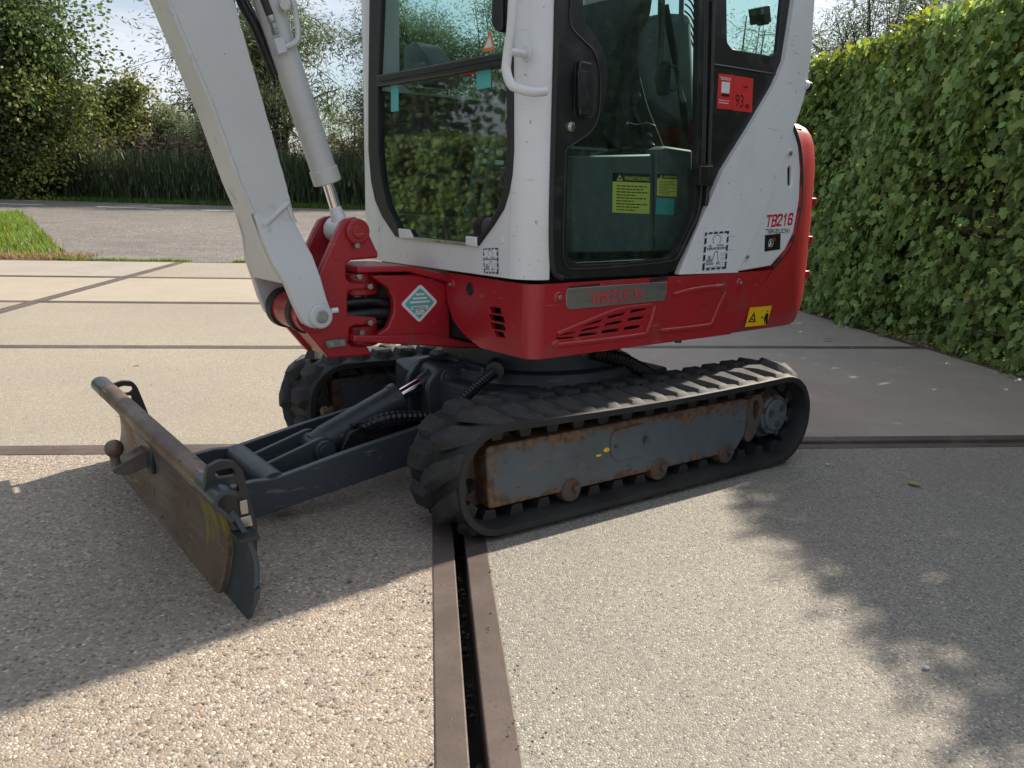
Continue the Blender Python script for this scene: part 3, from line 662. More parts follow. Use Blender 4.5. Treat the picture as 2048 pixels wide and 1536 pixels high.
for s in (1, -1):
    y0, y1 = (.489, .632) if s > 0 else (-.632, -.489)
    lo = [(x - .012, z) for x, z in pf if z < .225]
    em = shell(lo, y0, y1, .012); ey = s * .632
    em.v = [(x, ey - s * float(np.interp(z, [.07, .13, .205], [0, .012, .062])) if abs(y - ey) < 1e-6 else y, z) for x, y, z in em.v]
    ex = em.build('blade_extension', DSTEEL, EX, angle=30, bevel=.0015)
    cap = [(x + .001, z) for x, z in pf if z > .205]
    shell(cap, min(s * .489, s * .628), max(s * .489, s * .628), .010).build('top_cap', DSTEEL, ex, angle=30, bevel=.0015)
    # side plate with grip slot
    yy = s * .560
    if s > 0:
        sp_ = rounded([(1.251, 0.268), (1.241, 0.319), (1.215, 0.329), (1.186, 0.322), (1.17, 0.299), (1.159, 0.234), (1.145, 0.175), (1.15, 0.109), (1.164, 0.02), (1.185, -0.032)] + [(1.170, .09), (1.176, .16)], .008, 3)
        sl = rounded([(1.227, 0.309), (1.189, 0.31), (1.185, 0.291), (1.225, 0.292)], .006, 3); ho = circle2([(1.192, 0.263)][0], .012, 14)
    else:
        sp_ = rounded([(1.215, 0.239), (1.204, 0.271), (1.172, 0.279), (1.143, 0.274), (1.131, 0.255), (1.112, 0.191), (1.093, 0.122), (1.088, 0.075)] + [(1.14, .05), (1.165, .05), (1.176, .16)], .008, 3)
        sl = rounded([(1.192, 0.257), (1.172, 0.263), (1.147, 0.258), (1.144, 0.246), (1.157, 0.238), (1.189, 0.241)], .005, 3); ho = circle2([(1.159, 0.221)][0], .010, 12)
    MB().prism(sp_, 'y', yy - .008, yy + .008, holes=[sl, ho]).build('side_plate', BSTEEL, ex, bevel=.002)
    if s > 0:
        MB().box(1.160, 1.205, .565, .625, .165, .175).build('latch_bracket', BSTEEL, ex, bevel=.003)
        MB().prism([(1.183, 0.237), (1.166, 0.238), (1.164, 0.207), (1.181, 0.206)], 'y', .5685, .574).build('zinc_tab', STEEL, ex, bevel=.002)
        MB().prism([(1.183, 0.201), (1.159, 0.202), (1.156, 0.177), (1.182, 0.176)], 'y', .5685, .573).build('zinc_tab', STEEL, ex, bevel=.002)
        MB().prism([(1.168, 0.146), (1.157, 0.15), (1.159, 0.124)], 'y', .5685, .5700).build('red_mark', SRED, ex)
    # rounded end cheek of the extension
    ch = [(x - .013, z) for x, z in pf if z < .075]
    MB().prism(ch + [(1.168, .07), (1.172, .045), (1.190, .012)], 'y', (.6325 if s > 0 else -.6405), (.6405 if s > 0 else -.6325)).build('end_cheek', DSTEEL, ex, bevel=.002)
# tow ball on its bracket
hb = MB().prism(rounded([(1.186, .165), (1.270, .128), (1.292, .118), (1.285, .105), (1.25, .095), (1.186, .115)], .008, 3), 'y', -.225, -.165).build('hitch_bracket', BLADE, bl, bevel=.004)
MB().box(1.188, 1.2, -.26, -.12, .10, .185).build('hitch_base', DSTEEL, bl, bevel=.004)
MB().sphere((1.276, -.195, .168), .025, 24, 16).cyl((1.276, -.195, .115), (1.276, -.195, .155), .013).build('tow_ball', BLADE, bl)

# ---- swing frame, skirt --------------------------------------------
sf = up(MB().prism([(-.80, -.40), (.36, -.42), (.385, .0), (.385, .44), (-.45, .46), (-.80, .42)], 'z', .452, .52).cyl((0, 0, .425), (0, 0, .455), .27, seg=40).build('swing_frame', DARK, EX))
MB().box(-.42, .34, -.40, .44, .52, .655).box(.0, .12, .44, .462, .50, .60).cyl((.34, .20, .53), (.375, .20, .53), .05, seg=20).build('dark_vent_box', BLACK, sf)  # dark box added behind the vents, its colour standing in for shade
def zr(pts, ox, oy, s): return [(ox + x / s, oy + y / s) for x, y in pts]
side_poly = [(.37, .6415)] + [(-0.62, 0.641), (-0.602, 0.63), (-0.425, 0.445)] + [(.37, .445)]
v1 = [
 rounded([(0.324, 0.509), (0.246, 0.519), (0.244, 0.523), (0.314, 0.514)], .003, 2), rounded([(0.229, 0.521), (0.159, 0.528), (0.154, 0.535), (0.223, 0.527)], .004, 2), rounded([(0.139, 0.534), (0.072, 0.541), (0.064, 0.549), (0.131, 0.542)], .005, 3), rounded([(0.048, 0.544), (-0.02, 0.55), (-0.028, 0.559), (0.042, 0.553)], .005, 3),
 rounded([(0.325, 0.501), (0.254, 0.505), (0.252, 0.509), (0.32, 0.506)], .003, 2), rounded([(0.237, 0.507), (0.167, 0.511), (0.163, 0.518), (0.231, 0.513)], .004, 2), rounded([(0.147, 0.515), (0.08, 0.518), (0.073, 0.527), (0.14, 0.523)], .005, 3), rounded([(0.058, 0.522), (-0.01, 0.524), (-0.015, 0.534), (0.051, 0.531)], .005, 3),
 rounded([(0.325, 0.493), (0.261, 0.491), (0.257, 0.496), (0.323, 0.498)], .003, 2), rounded([(0.244, 0.493), (0.177, 0.494), (0.172, 0.501), (0.24, 0.501)], .004, 2), rounded([(0.159, 0.495), (0.09, 0.495), (0.084, 0.505), (0.153, 0.504)], .005, 3), rounded([(0.071, 0.497), (0.005, 0.498), (-0.002, 0.508), (0.065, 0.507)], .005, 3)]
front_poly = [(0.097, 0.643), (0.094, 0.599), (0.105, 0.548), (0.131, 0.507), (0.177, 0.477), (0.229, 0.457), (0.27, 0.445)] + [(.45, .445), (.45, .6415)]
v2 = [rounded(q, .006, 3) for q in (
 [(0.305, 0.566), (0.355, 0.568), (0.363, 0.552), (0.315, 0.548)], [(0.3, 0.545), (0.368, 0.547), (0.379, 0.529), (0.311, 0.529)], [(0.308, 0.523), (0.373, 0.525), (0.384, 0.508), (0.319, 0.506)], [(0.327, 0.503), (0.371, 0.504), (0.38, 0.488), (0.337, 0.487)])]
b = MB().prism(side_poly, 'y', .474, .49, holes=v1).prism(front_poly, 'x', .394, .41, holes=v2)
arc = [(.37 + .04 * math.cos(a), .45 + .04 * math.sin(a)) for a in np.linspace(0, math.pi / 2, 9)]
arci = [(.37 + .024 * math.cos(a), .45 + .024 * math.sin(a)) for a in np.linspace(math.pi / 2, 0, 9)]
b.prism(arc + arci, 'z', .445, .6415)
sk = up(b.build('side_skirt', RED, EX, bevel=.004, seg=2))
b = MB()
for pth in ([(0.319, 0.486, 0.487), (0.309, 0.486, 0.477), (-0.006, 0.486, 0.477), (-0.031, 0.486, 0.49), (-0.046, 0.486, 0.518), (-0.059, 0.485, 0.558)], [(-0.083, 0.486, 0.482), (-0.304, 0.486, 0.482), (-0.329, 0.485, 0.497), (-0.354, 0.485, 0.54), (-0.384, 0.485, 0.581)], [(-0.136, 0.485, 0.586), (-0.225, 0.486, 0.598), (-0.374, 0.485, 0.603)], [(0.321, 0.485, 0.507), (0.198, 0.486, 0.536), (0.083, 0.485, 0.559), (-0.04, 0.485, 0.562)]):
    b.tube(smoothpath(pth, 5), .0085, 14)
b.build('pressed_ridge', RED, sk, angle=60)
for q, ax in (([(0.321, 0.49, 0.606)][0], 'y'), ([(-0.447, 0.49, 0.608)][0], 'y'), ([(0.41, 0.125, 0.61)][0], 'x')):
    q = Vector(q); n_ = Vector((0, 1, 0)) if ax == 'y' else Vector((1, 0, 0))
    MB().cyl(q - n_ * .002, q + n_ * .003, .017, .012, seg=20).build('bolt_dish', RED, sk, bevel=.001)
    MB().cyl(q, q + n_ * .010, .0065, seg=6).build('bolt', STEEL, sk, bevel=.001)
q = [(0.41, 0.215, 0.606)][0]
MB().prism([(q[1] + .016 * math.cos(a), q[2] + .018 * math.sin(a)) for a in np.linspace(0, 2 * math.pi, 20, endpoint=False)], 'x', .41, .4125).build('rubber_plug', BLACK, sk, bevel=.001)
for q in ([(0.204, 0.502, 0.447)][0], [(-0.192, 0.526, 0.447)][0]): MB().cyl((q[0], .47, .436), (q[0], .47, .45), .011, seg=10).build('drain_plug', BLACK, sk)
MB().prism([(-0.027, 0.64), (-0.102, 0.644), (-0.103, 0.633), (-0.028, 0.63)], 'y', .490, .4915).build('seal_remnant', SEALM, sk, smooth=False)
MB().prism([(0.282, 0.632), (0.172, 0.636), (0.172, 0.631), (0.282, 0.627)], 'y', .490, .4915).build('seal_remnant', SEALM, sk, smooth=False)

# ---- counterweight --------------------------------------------------
edge = sorted([(-0.425, 0.445), (-0.512, 0.542), (-0.628, 0.643), (-0.696, 0.697), (-0.736, 0.755), (-0.752, 0.871), (-0.742, 0.967), (-0.712, 1.046), (-0.669, 1.105)], key=lambda p: p[1])
ez = [p[1] for p in edge]; exx = [p[0] for p in edge]
plan = [(-.72, .490), (-.78, .486), (-.83, .476), (-.87, .455), (-.91, .42), (-.955, .35), (-.995, .25), (-1.025, .12), (-1.035, -.02), (-1.02, -.16), (-.975, -.30), (-.91, -.40), (-.82, -.46)]
rings = []
for z, e in ((.445, .075), (.452, .055), (.50, .020), (.56, .004), (.64, 0), (.74, 0), (.84, 0), (.93, .004), (1.0, .012), (1.05, .030), (1.085, .060), (1.105, .10), (1.118, .16)):
    xf = float(np.interp(z, ez, exx)); c = (-.5, 0); r_ = [(xf, .490 - e * .18, z)]
    for x, y in plan: r_.append((min(c[0] + (x - c[0]) * (1 - e), xf - .004), c[1] + (y - c[1]) * (1 - e * .55), z))
    r_ += [(-.50, -.44, z), (-.50 if z < .64 else max(xf + .02, -.80), .40, z)]
    rings.append(r_)
cw = up(MB().loft(rings).build('counterweight', REDC, EX, angle=40))
for z in (.615, .735, .865): MB().box(-.886, -.850, .40, .462, z - .014, z + .014).build('bumper', REDC, cw, bevel=.004)

# ---- engine cover, its seal ------------------------------------------
ec_poly = [(-0.673, 1.1), (-0.712, 1.046), (-0.737, 0.967), (-0.746, 0.87), (-0.729, 0.762), (-0.689, 0.706), (-0.618, 0.656), (-0.439, 0.644), (-0.514, 0.761), (-0.589, 0.895), (-0.649, 1.021)]
slot = [(-0.665, 0.969), (-0.67, 0.978), (-0.681, 0.978), (-0.688, 0.97), (-0.695, 0.921), (-0.691, 0.913), (-0.68, 0.913), (-0.673, 0.921)]
ec = up(MB().prism(ec_poly, 'y', .470, .484, holes=[slot]).build('engine_cover', WHITE, EX, bevel=.004))
MB().tube(smoothpath([(-0.672, 0.486, 1.103), (-0.715, 0.486, 1.047), (-0.742, 0.486, 0.967), (-0.753, 0.486, 0.867), (-0.735, 0.486, 0.759), (-0.696, 0.486, 0.7), (-0.624, 0.486, 0.649)], 5), .0055, 8).build('cover_seal', SEALM, ec)
MB().box(-.75, -.5, .455, .466, .66, 1.1).build('slot_backing', DARK, ec)
for q in ([(-0.664, 0.484, 1.018)][0], [(-0.477, 0.484, 0.69)][0]):
    q = Vector(q); MB().cyl(q, q + Vector((0, .003, 0)), .017, .012, seg=20).build('bolt_dish', WHITE, ec, bevel=.001)
    MB().cyl(q, q + Vector((0, .010, 0)), .0065, seg=6).build('bolt', STEEL, ec, bevel=.001)

# ---- cab shell --------------------------------------------------------
CF_ = .425
hole = [(-0.265, 2.125), (-0.305, 1.442), (-0.321, 1.173), (-0.327, 0.999), (-0.314, 0.905), (-0.29, 0.843), (-0.247, 0.793), (-0.165, 0.734), (-0.135, 0.731), (0.258, 0.727), (0.274, 0.732), (0.338, 0.786), (0.38, 0.83), (0.4, 0.872), (0.411, 0.916), (0.415, 0.977), (0.409, 1.158), (0.402, 1.333), (0.391, 1.895)]
b = MB()
b.prism([(-.335, .652), (.41, .652), (.41, 2.34), (-.335, 2.34)], 'x', .405, CF_, holes=[hole])
for cx_, cy_, a0, a1 in ((.35, .41, 0, 90), (.35, -.335, -90, 0)):
    o_ = [(cx_ + .075 * math.cos(R(a)), cy_ + .075 * math.sin(R(a))) for a in np.linspace(a0, a1, 11)]; i_ = [(cx_ + .053 * math.cos(R(a)), cy_ + .053 * math.sin(R(a))) for a in np.linspace(a1, a0, 11)]
    b.prism(o_ + i_, 'z', .652, 2.34)
rq = [(-0.156, 0.646), (-0.217, 0.761), (-0.286, 0.879), (-0.33, 0.953), (-0.443, 1.083), (-0.552, 1.217), (-0.594, 1.292), (-0.606, 1.384), (-0.616, 1.473), (-0.544, 2.104), (-0.666, 2.14), (-0.723, 1.488), (-0.731, 1.325), (-0.721, 1.217), (-0.694, 1.141), (-0.672, 1.103), (-0.649, 1.019), (-0.589, 0.892), (-0.515, 0.758), (-0.439, 0.641)]
b.prism(rq, 'y', .468, .4885)
b.box(-.56, .35, .463, .485, 2.20, 2.34)
b.prism([(-.72, .66), (.35, .66), (.35, 2.34), (-.62, 2.34)], 'y', -.41, -.39, holes=[rounded([(-.58, 1.20), (.27, 1.20), (.27, 2.22), (-.50, 2.22)], .06, 4)])
cab = up(b.build('cab', WHITE, EX, bevel=.005))
b = MB().add([], [])
xr = lambda z: -.745 + max(0, (z - 1.2)) * .11
bk = MB(); ring0 = [(-.36, 1.18), (.40, 1.18), (.40, 1.60), (-.36, 1.60)]  # opening cut short; the unseen upper wall is shaped to block sun
bk.prism([(-.39, .68), (.44, .68), (.44, 2.33), (-.39, 2.33)], 'x', -.012, .012, holes=[rounded(ring0, .05, 4)])
bk.v = [(x + xr(z), y, z) for x, y, z in bk.v]
bk.build('rear_wall', WHITE, cab, bevel=.004)
MB().prism(rounded([(-.66, -.42), (.44, -.42), (.44, .495), (-.66, .495)], .06, 5), 'z', 2.34, 2.41).build('roof', WHITE, cab, bevel=.012)
MB().add([(xr(1.18), -.36, 1.18), (xr(1.18), .40, 1.18), (xr(1.60), .40, 1.60), (xr(1.60), -.36, 1.60)], [(0, 1, 2, 3)]).build('rear_window', GLASSR, cab, smooth=False)
MB().add([(-.58, -.40, 1.20), (.27, -.40, 1.20), (.27, -.40, 2.22), (-.50, -.40, 2.22)], [(0, 1, 2, 3)]).build('right_window', GLASSR, cab, smooth=False)
# seam of the corner pressing and two rubber buttons on the front
for q in ([(0.425, -0.27, 0.756)][0], [(0.425, 0.376, 0.749)][0]): MB().cyl(q, (q[0] + .003, q[1], q[2]), .010, .009, seg=18).build('blanking_plug', WHITE, cab, bevel=.001)
MB().cyl([(0.41, -0.36, 1.197)][0], Vector([(0.41, -0.36, 1.197)][0]) + Vector((0, -.014, 0)), .011, seg=14).build('stop_bolt', WHITE, cab, bevel=.002)
q = [(-0.724, 0.47, 1.231)][0]
MB().cyl(q, (q[0] - .030, q[1] + .008, q[2]), .015, .017, seg=14).build('rubber_stop', BLACK, cab, bevel=.003)
MB().cyl((q[0] + .012, q[1] + .012, q[2] + .002), (q[0] - .004, q[1] + .016, q[2] + .002), .016, .014, seg=16).build('stop_boss', WHITE, cab, bevel=.003)

# windscreen: seal, divider, panes
so = [(-0.156, 0.733), (-0.238, 0.793), (-0.281, 0.843), (-0.305, 0.905), (-0.318, 0.998), (-0.312, 1.172), (-0.296, 1.439), (-0.256, 2.121), (0.398, 1.892), (0.408, 1.331), (0.415, 1.157), (0.421, 0.977), (0.417, 0.916), (0.406, 0.872), (0.386, 0.83), (0.344, 0.787), (0.276, 0.728)]
si = [(0.255, 0.735), (0.327, 0.792), (0.365, 0.835), (0.383, 0.874), (0.394, 0.918), (0.399, 0.977), (0.391, 1.159), (0.38, 1.335), (0.372, 1.87), (-0.193, 2.062), (-0.221, 1.428), (-0.249, 1.186), (-0.254, 0.996), (-0.235, 0.897), (-0.203, 0.826), (-0.158, 0.781), (-0.12, 0.74)]
ws = up(MB().prism(so + si, 'x', .415, .432).build('windscreen_seal', SEALM, EX, bevel=.003))
MB().prism([(-0.248, 1.217), (0.39, 1.213), (0.393, 1.181), (-0.249, 1.183)], 'x', .408, .438).build('divider_bar', BLACK, ws, bevel=.004)
MB().prism([(-0.225, 1.202), (0.394, 1.201), (0.394, 1.197), (-0.225, 1.195)], 'x', .4385, .441).build('bar_groove', SEALM, ws)
for nm_, poly in (('upper_pane', [(-0.283, 1.205), (0.378, 1.203), (0.378, 1.337), (0.369, 1.884), (-0.234, 2.091), (-0.276, 1.438)]), ('lower_pane', [(-0.296, 1.206), (0.386, 1.202), (0.395, 0.978), (0.386, 0.916), (0.375, 0.873), (0.355, 0.832), (0.312, 0.787), (0.254, 0.741), (0.202, 0.736), (-0.139, 0.736), (-0.177, 0.756), (-0.244, 0.813), (-0.283, 0.89), (-0.302, 0.998)])):
    MB().add([(.419, y, z) for y, z in poly], [tuple(range(len(poly)))]).build(nm_, GLASSF if nm_ == 'upper_pane' else GLASSL, ws, smooth=False)
MB().prism([(-0.132, 0.76), (-0.071, 0.759), (-0.045, 0.732), (-0.126, 0.731)], 'x', .426, .436).build('glass_clip', WHITE, ws, bevel=.003)
MB().prism([(0.226, 0.754), (0.276, 0.753), (0.278, 0.727), (0.227, 0.728)], 'x', .426, .436).build('glass_clip', WHITE, ws, bevel=.003)
MB().prism([(-0.053, 0.738), (0.22, 0.736), (0.22, 0.727), (-0.053, 0.73)], 'x', .424, .4325).build('sill_strip', STEEL, ws, bevel=.001)
MB().prism([(0.25, 1.188), (0.313, 1.186), (0.315, 1.137), (0.251, 1.135)], 'x', .4202, .4208).build('teal_sticker', STEAL, ws, smooth=False)
MB().prism([(0.184, 1.19), (0.248, 1.189), (0.248, 1.177), (0.184, 1.178)], 'x', .4202, .4208).build('red_sticker', SRED, ws, smooth=False)
MB().prism([(-0.19, 1.188), (-0.146, 1.188), (-0.147, 1.107), (-0.191, 1.107)], 'x', .4202, .4208).build('pale_sticker', STEAL, ws, smooth=False)
tri = [(0.309, 1.279), (0.329, 1.226), (0.274, 1.227)]
MB().prism(tri, 'x', .4202, .4207).build('triangle_sticker', SORANGE, ws, smooth=False)
MB().prism([(0.307, 1.262), (0.319, 1.234), (0.284, 1.235)], 'x', .4208, .4212).build('triangle_face', SWHITE, ws, smooth=False)

# grab handle
gp_ = [[(0.5, 0.496, 1.739)][0], [(0.495, 0.494, 1.308)][0], [(0.495, 0.477, 1.189)][0], [(0.495, 0.474, 1.156)][0], [(0.492, 0.489, 1.123)][0], [(0.482, 0.511, 1.111)][0], [(0.45, 0.521, 1.106)][0], [(0.41, 0.518, 1.112)][0]]
gh = up(MB().tube(smoothpath(gp_, 6), .0115, 14).build('grab_handle', WHITE, EX, angle=60))
q = [(0.425, 0.461, 1.201)][0]
MB().cyl(q, Vector([(0.495, 0.483, 1.197)][0]), .010, seg=12).cyl(q, (q[0] + .004, q[1], q[2]), .018, seg=16).build('mounting_stub', WHITE, gh)

# black quarter panel behind the door with the small rear side window
bp = [(-0.177, 2.002), (-0.241, 1.42), (-0.273, 0.966), (-0.25, 0.79), (-0.258, 0.76), (-0.317, 0.864), (-0.361, 0.943), (-0.476, 1.076), (-0.59, 1.21), (-0.634, 1.289), (-0.648, 1.389), (-0.655, 1.48), (-0.578, 2.119)]
wh = rounded([(-0.255, 1.953), (-0.31, 1.43), (-0.326, 1.317), (-0.351, 1.302), (-0.542, 1.304), (-0.574, 1.318), (-0.577, 1.469), (-0.508, 2.022)], .006, 2)
qp = up(MB().prism(bp, 'y', .456, .472, holes=[wh]).build('quarter_panel', BLACK, EX, bevel=.003))
MB().add([(x, .462, z) for x, z in wh], [tuple(range(len(wh)))]).build('quarter_window', GLASSR, qp, smooth=False)
MB().tube([(-0.271, 0.472, 1.249), (-0.58, 0.472, 1.252)], .0035, 6).build('panel_bead', BLACK, qp)

# ---- door ---------------------------------------------------------------
door_out = rounded([(0.371, 1.838), (0.356, 1.33), (0.354, 0.856), (0.352, 0.723), (0.34, 0.667), (0.311, 0.652), (0.169, 0.652), (-0.095, 0.65), (-0.138, 0.659), (-0.172, 0.706), (-0.225, 0.79), (-0.256, 0.864), (-0.261, 0.965), (-0.232, 1.416), (-0.186, 2)], .008, 2)
door_in = rounded([(0.287, 1.842), (0.268, 1.343), (0.257, 1.292), (0.213, 1.256), (0.179, 1.221), (0.17, 1.176), (0.18, 1.097), (0.211, 1.036), (0.293, 0.988), (0.3, 0.956), (0.295, 0.728), (0.282, 0.703), (0.236, 0.686), (0.074, 0.687), (-0.102, 0.696), (-0.134, 0.709), (-0.179, 0.769), (-0.211, 0.834), (-0.207, 0.963), (-0.172, 1.407), (-0.128, 1.961)], .008, 2)
dr = up(MB().prism(door_out, 'y', .466, .486, holes=[door_in]).build('door', BLACK, EX, bevel=.004))
MB().add([(x, .472, z) for x, z in door_in], [tuple(range(len(door_in)))]).build('door_glass', GLASSD, dr, smooth=False)
MB().tube(smoothpath([(0.309, 0.487, 1.337), (0.306, 0.486, 1.279), (0.264, 0.486, 1.25), (0.223, 0.487, 1.225), (0.199, 0.486, 1.173), (0.197, 0.487, 1.087), (0.216, 0.486, 1.038), (0.261, 0.486, 1.008), (0.301, 0.487, 0.986), (0.309, 0.486, 0.966), (0.308, 0.486, 0.831), (0.307, 0.487, 0.722), (0.297, 0.487, 0.692), (0.262, 0.487, 0.677), (0.073, 0.486, 0.678), (-0.11, 0.486, 0.686), (-0.148, 0.487, 0.701), (-0.191, 0.487, 0.767), (-0.23, 0.486, 0.834), (-0.23, 0.487, 0.964), (-0.196, 0.486, 1.411)], 4), .0032, 8).build('door_moulding', BLACK, dr)
MB().tube(smoothpath([(0.366, 0.488, 1.654), (0.354, 0.487, 1.33), (0.352, 0.487, 0.88), (0.348, 0.488, 0.729), (0.337, 0.488, 0.671), (0.308, 0.487, 0.656)], 4), .0075, 8).build('door_seal', SEALM, dr)
MB().prism(rounded([(0.287, 1.205), (0.214, 1.203), (0.205, 1.16), (0.207, 1.083), (0.22, 1.063), (0.284, 1.061)], .012, 4), 'y', .4855, .4875).build('handle_recess', SEALM, dr, bevel=.001)
dh = MB().prism(rounded([(0.285, 1.198), (0.242, 1.196), (0.232, 1.078), (0.246, 1.066), (0.279, 1.067)], .008, 4), 'y', .486, .503).build('door_handle', BLACK, dr, bevel=.004)
MB().prism(rounded([(0.292, 1.174), (0.258, 1.173), (0.251, 1.087), (0.286, 1.084)], .004, 3), 'y', .5025, .5055).build('handle_lever', BLACK, dr, bevel=.002)
q = Vector([(0.296, 0.486, 1.038)][0])
MB().cyl(q, q + Vector((0, .008, 0)), .0135, .0115, seg=24).cyl(q + Vector((0, .008, 0)), q + Vector((0, .010, 0)), .007, seg=20).build('lock', CHROME, dr, bevel=.001)
MB().prism(rounded([(-0.196, 0.96), (-0.257, 0.962), (-0.263, 0.905), (-0.202, 0.903)], .003, 2), 'y', .484, .508).cyl([(-0.251, 0.497, 0.907)][0], [(-0.248, 0.497, 0.846)][0], .0065, seg=12).build('hinge', BLACK, dr, bevel=.002)
MB().prism([(-0.236, 0.965), (-0.259, 0.966), (-0.26, 0.959), (-0.237, 0.958)], 'y', .488, .502).build('hinge_cap', BRASS, dr)
MB().tube([(-0.225, 0.493, 1.414), (-0.24, 0.493, 1.215), (-0.254, 0.493, 0.965)], .006, 8).tube([(-0.204, 0.488, 1.412), (-0.237, 0.489, 0.964)], .004, 8).build('rear_edge_rod', BLACK, dr)
# inner latch loop and pull bars seen through the glass
MB().tube(smoothpath([(-0.081, 0.455, 1.227), (-0.127, 0.455, 1.229), (-0.14, 0.455, 1.209), (-0.138, 0.455, 1.179), (-0.118, 0.455, 1.167), (-0.09, 0.455, 1.167)], 4), .0042, 8).prism(rounded([(-0.05, 1.236), (-0.095, 1.239), (-0.099, 1.151), (-0.058, 1.145), (-0.042, 1.186)], .01, 3), 'y', .455, .464).build('inner_latch', BLACK, dr)
MB().tube(smoothpath([(-0.144, 0.43, 1.668), (-0.162, 0.43, 1.415), (-0.176, 0.43, 1.201), (-0.199, 0.43, 1.141)], 4), .007, 8).build('inner_rail', TRIM, dr)
MB().tube(smoothpath([(-0.053, 0.44, 1.647), (-0.073, 0.44, 1.322), (-0.073, 0.44, 1.23)], 3), .010, 8).build('wiper_arm', BLACK, dr)

# ---- cab interior ---------------------------------------------------------
it = up(MB().box(-.66, .40, -.385, .455, .655, .69).box(-.70, -.40, -.36, .44, .69, .92).build('cab_floor', DARK, EX))
st = MB().prism([(-0.273, 1.414), (-0.373, 1.446), (-0.488, 1.459), (-0.543, 1.128), (-0.455, 1.087), (-0.366, 1.119), (-0.279, 1.163), (-0.225, 1.278), (-0.232, 1.365)], 'y', -.20, .20).build('seat_shell', SEATM, it, bevel=.03, seg=4)
MB().prism(rounded([(-0.254, 1.5), (-0.157, 1.401), (-0.088, 1.287), (-0.06, 1.164), (-0.05, 1.06), (-0.16, 0.983), (-0.354, 1.01), (-0.251, 1.151), (-0.197, 1.264), (-0.199, 1.356), (-0.24, 1.398)], .03, 4), 'y', -.22, .24).build('seat', DARK, it, bevel=.02, seg=3)
MB().box(-.24, .16, -.2, .26, .92, 1.0).build('seat_cushion', DARK, it, bevel=.03, seg=3)
MB().box(-.70, .34, -.388, -.380, .69, 1.19).box(-.722, -.712, -.38, .44, .69, 1.17).build('inner_lining', DARK, it)
pb = MB().prism([(0.204, 0.973), (-0.111, 0.992), (-0.139, 0.707), (0.192, 0.712)], 'y', .36, .40).build('seat_base', TRIM, it, bevel=.006)
MB().prism([(-0.118, 1.004), (-0.156, 1.017), (-0.28, 1.011), (-0.311, 0.71), (-0.142, 0.708)], 'y', .36, .405).build('side_console', TRIM, it, bevel=.006)
MB().cyl([(-0.071, 0.3, 1.004)][0], [(-0.14, 0.3, 1.009)][0], .011, .010, seg=14).cyl([(0.047, 0.3, 0.982)][0], [(-0.076, 0.3, 1.002)][0], .006, seg=8).build('safety_lever', BLACK, it)
MB().box(-.30, .10, -.20, .36, .69, .92).build('seat_plinth', DARK, it, bevel=.01)
for k in range(6): MB().box(-.20 + k * .055, -.155 + k * .055, -.17, .24, .998, 1.012).build('seat_rib', SEATM, it, bevel=.008, seg=3)
MB().tube(smoothpath([(-0.169, 0.3, 1.056), (-0.147, 0.3, 1.088), (-0.127, 0.3, 1.116), (-0.134, 0.3, 1.145)], 4), .008, 10).sphere([(-0.133, 0.3, 1.152)][0], .017, 14, 10, (1, 1, 1.5)).build('joystick', BLACK, it)
MB().loft([[(x_ + r_ * math.cos(a), .30 + r_ * math.sin(a), z_ ) for a in np.linspace(0, 2 * math.pi, 12, endpoint=False)] for x_, z_, r_ in [([(-0.177, 0.3, 1.032)][0][0], 1.0 + .012 * k, (.040, .032, .035, .026, .029, .018)[k]) for k in range(6)]]).build('joystick_boot', SEALM, it)
MB().prism(rounded([(-0.24, 1.166), (-0.41, 1.179), (-0.424, 1.132), (-0.234, 1.115)], .006, 2), 'y', .02, .10).build('switch_panel', BLACK, it, bevel=.006)
MB().tube(smoothpath([(-0.071, 0.33, 1.08), (-0.114, 0.33, 1.077), (-0.15, 0.33, 1.084), (-0.19, 0.33, 1.079)], 4), .004, 8).build('belt_tongue', CHROME, it)
MB().tube(smoothpath([(-0.238, 0.3, 1.432), (-0.281, 0.3, 1.324), (-0.332, 0.3, 1.198), (-0.366, 0.3, 1.049), (-0.321, 0.3, 1.016)], 5), .011, 6).build('seat_belt', DARK, it)
for k in range(7): MB().tube(smoothpath([(-0.557, 0.1, 1.555), (-0.59, 0.1, 1.541), (-0.614, 0.1, 1.513)], 3), .003, 6).build('cable_coil', BLACK, it).location = (0, 0, -.022 * k)
MB().tube(smoothpath([(-0.018, 0.2, 0.961), (-0.047, 0.2, 1.006), (-0.121, 0.2, 1.025), (-0.165, 0.2, 1.012)], 4), .006, 8).build('hydraulic_cable', BLACK, it)
MB().prism(rounded([(-0.449, 1.345), (-0.379, 1.357), (-0.248, 1.254), (-0.265, 1.207), (-0.451, 1.222)], .01, 3), 'x', .12, .22).build('monitor_pod', TRIM, it, bevel=.012, seg=3)
MB().box(.20, .38, -.33, -.02, .98, 1.08).box(.30, .40, -.36, .40, .69, .80).build('dash_console', DARK, it, bevel=.012)
MB().tube([(0.33, 0.199, 1.15), (0.33, 0.146, 0.99), (0.33, 0.085, 0.792)], .011, 10).build('slanted_bar', TRIM, it)  # two slanted bars standing behind the lower pane
MB().tube([(0.33, 0.253, 1.146), (0.33, 0.205, 0.988), (0.33, 0.154, 0.809)], .010, 10).build('slanted_bar', TRIM, it)
MB().prism([(0.098, 0.998), (0.217, 0.988), (0.217, 0.977), (0.098, 0.987)], 'x', .30, .32).prism([(0.103, 0.969), (0.222, 0.96), (0.223, 0.947), (0.104, 0.956)], 'x', .30, .32).build('pedal', SWHITE, it, bevel=.003)
MB().prism(rounded([(0.338, 1.409), (0.379, 1.402), (0.383, 1.262), (0.362, 1.262), (0.339, 1.282)], .01, 3), 'x', .40, .44).build('mirror_back', BLACK, it, bevel=.008)
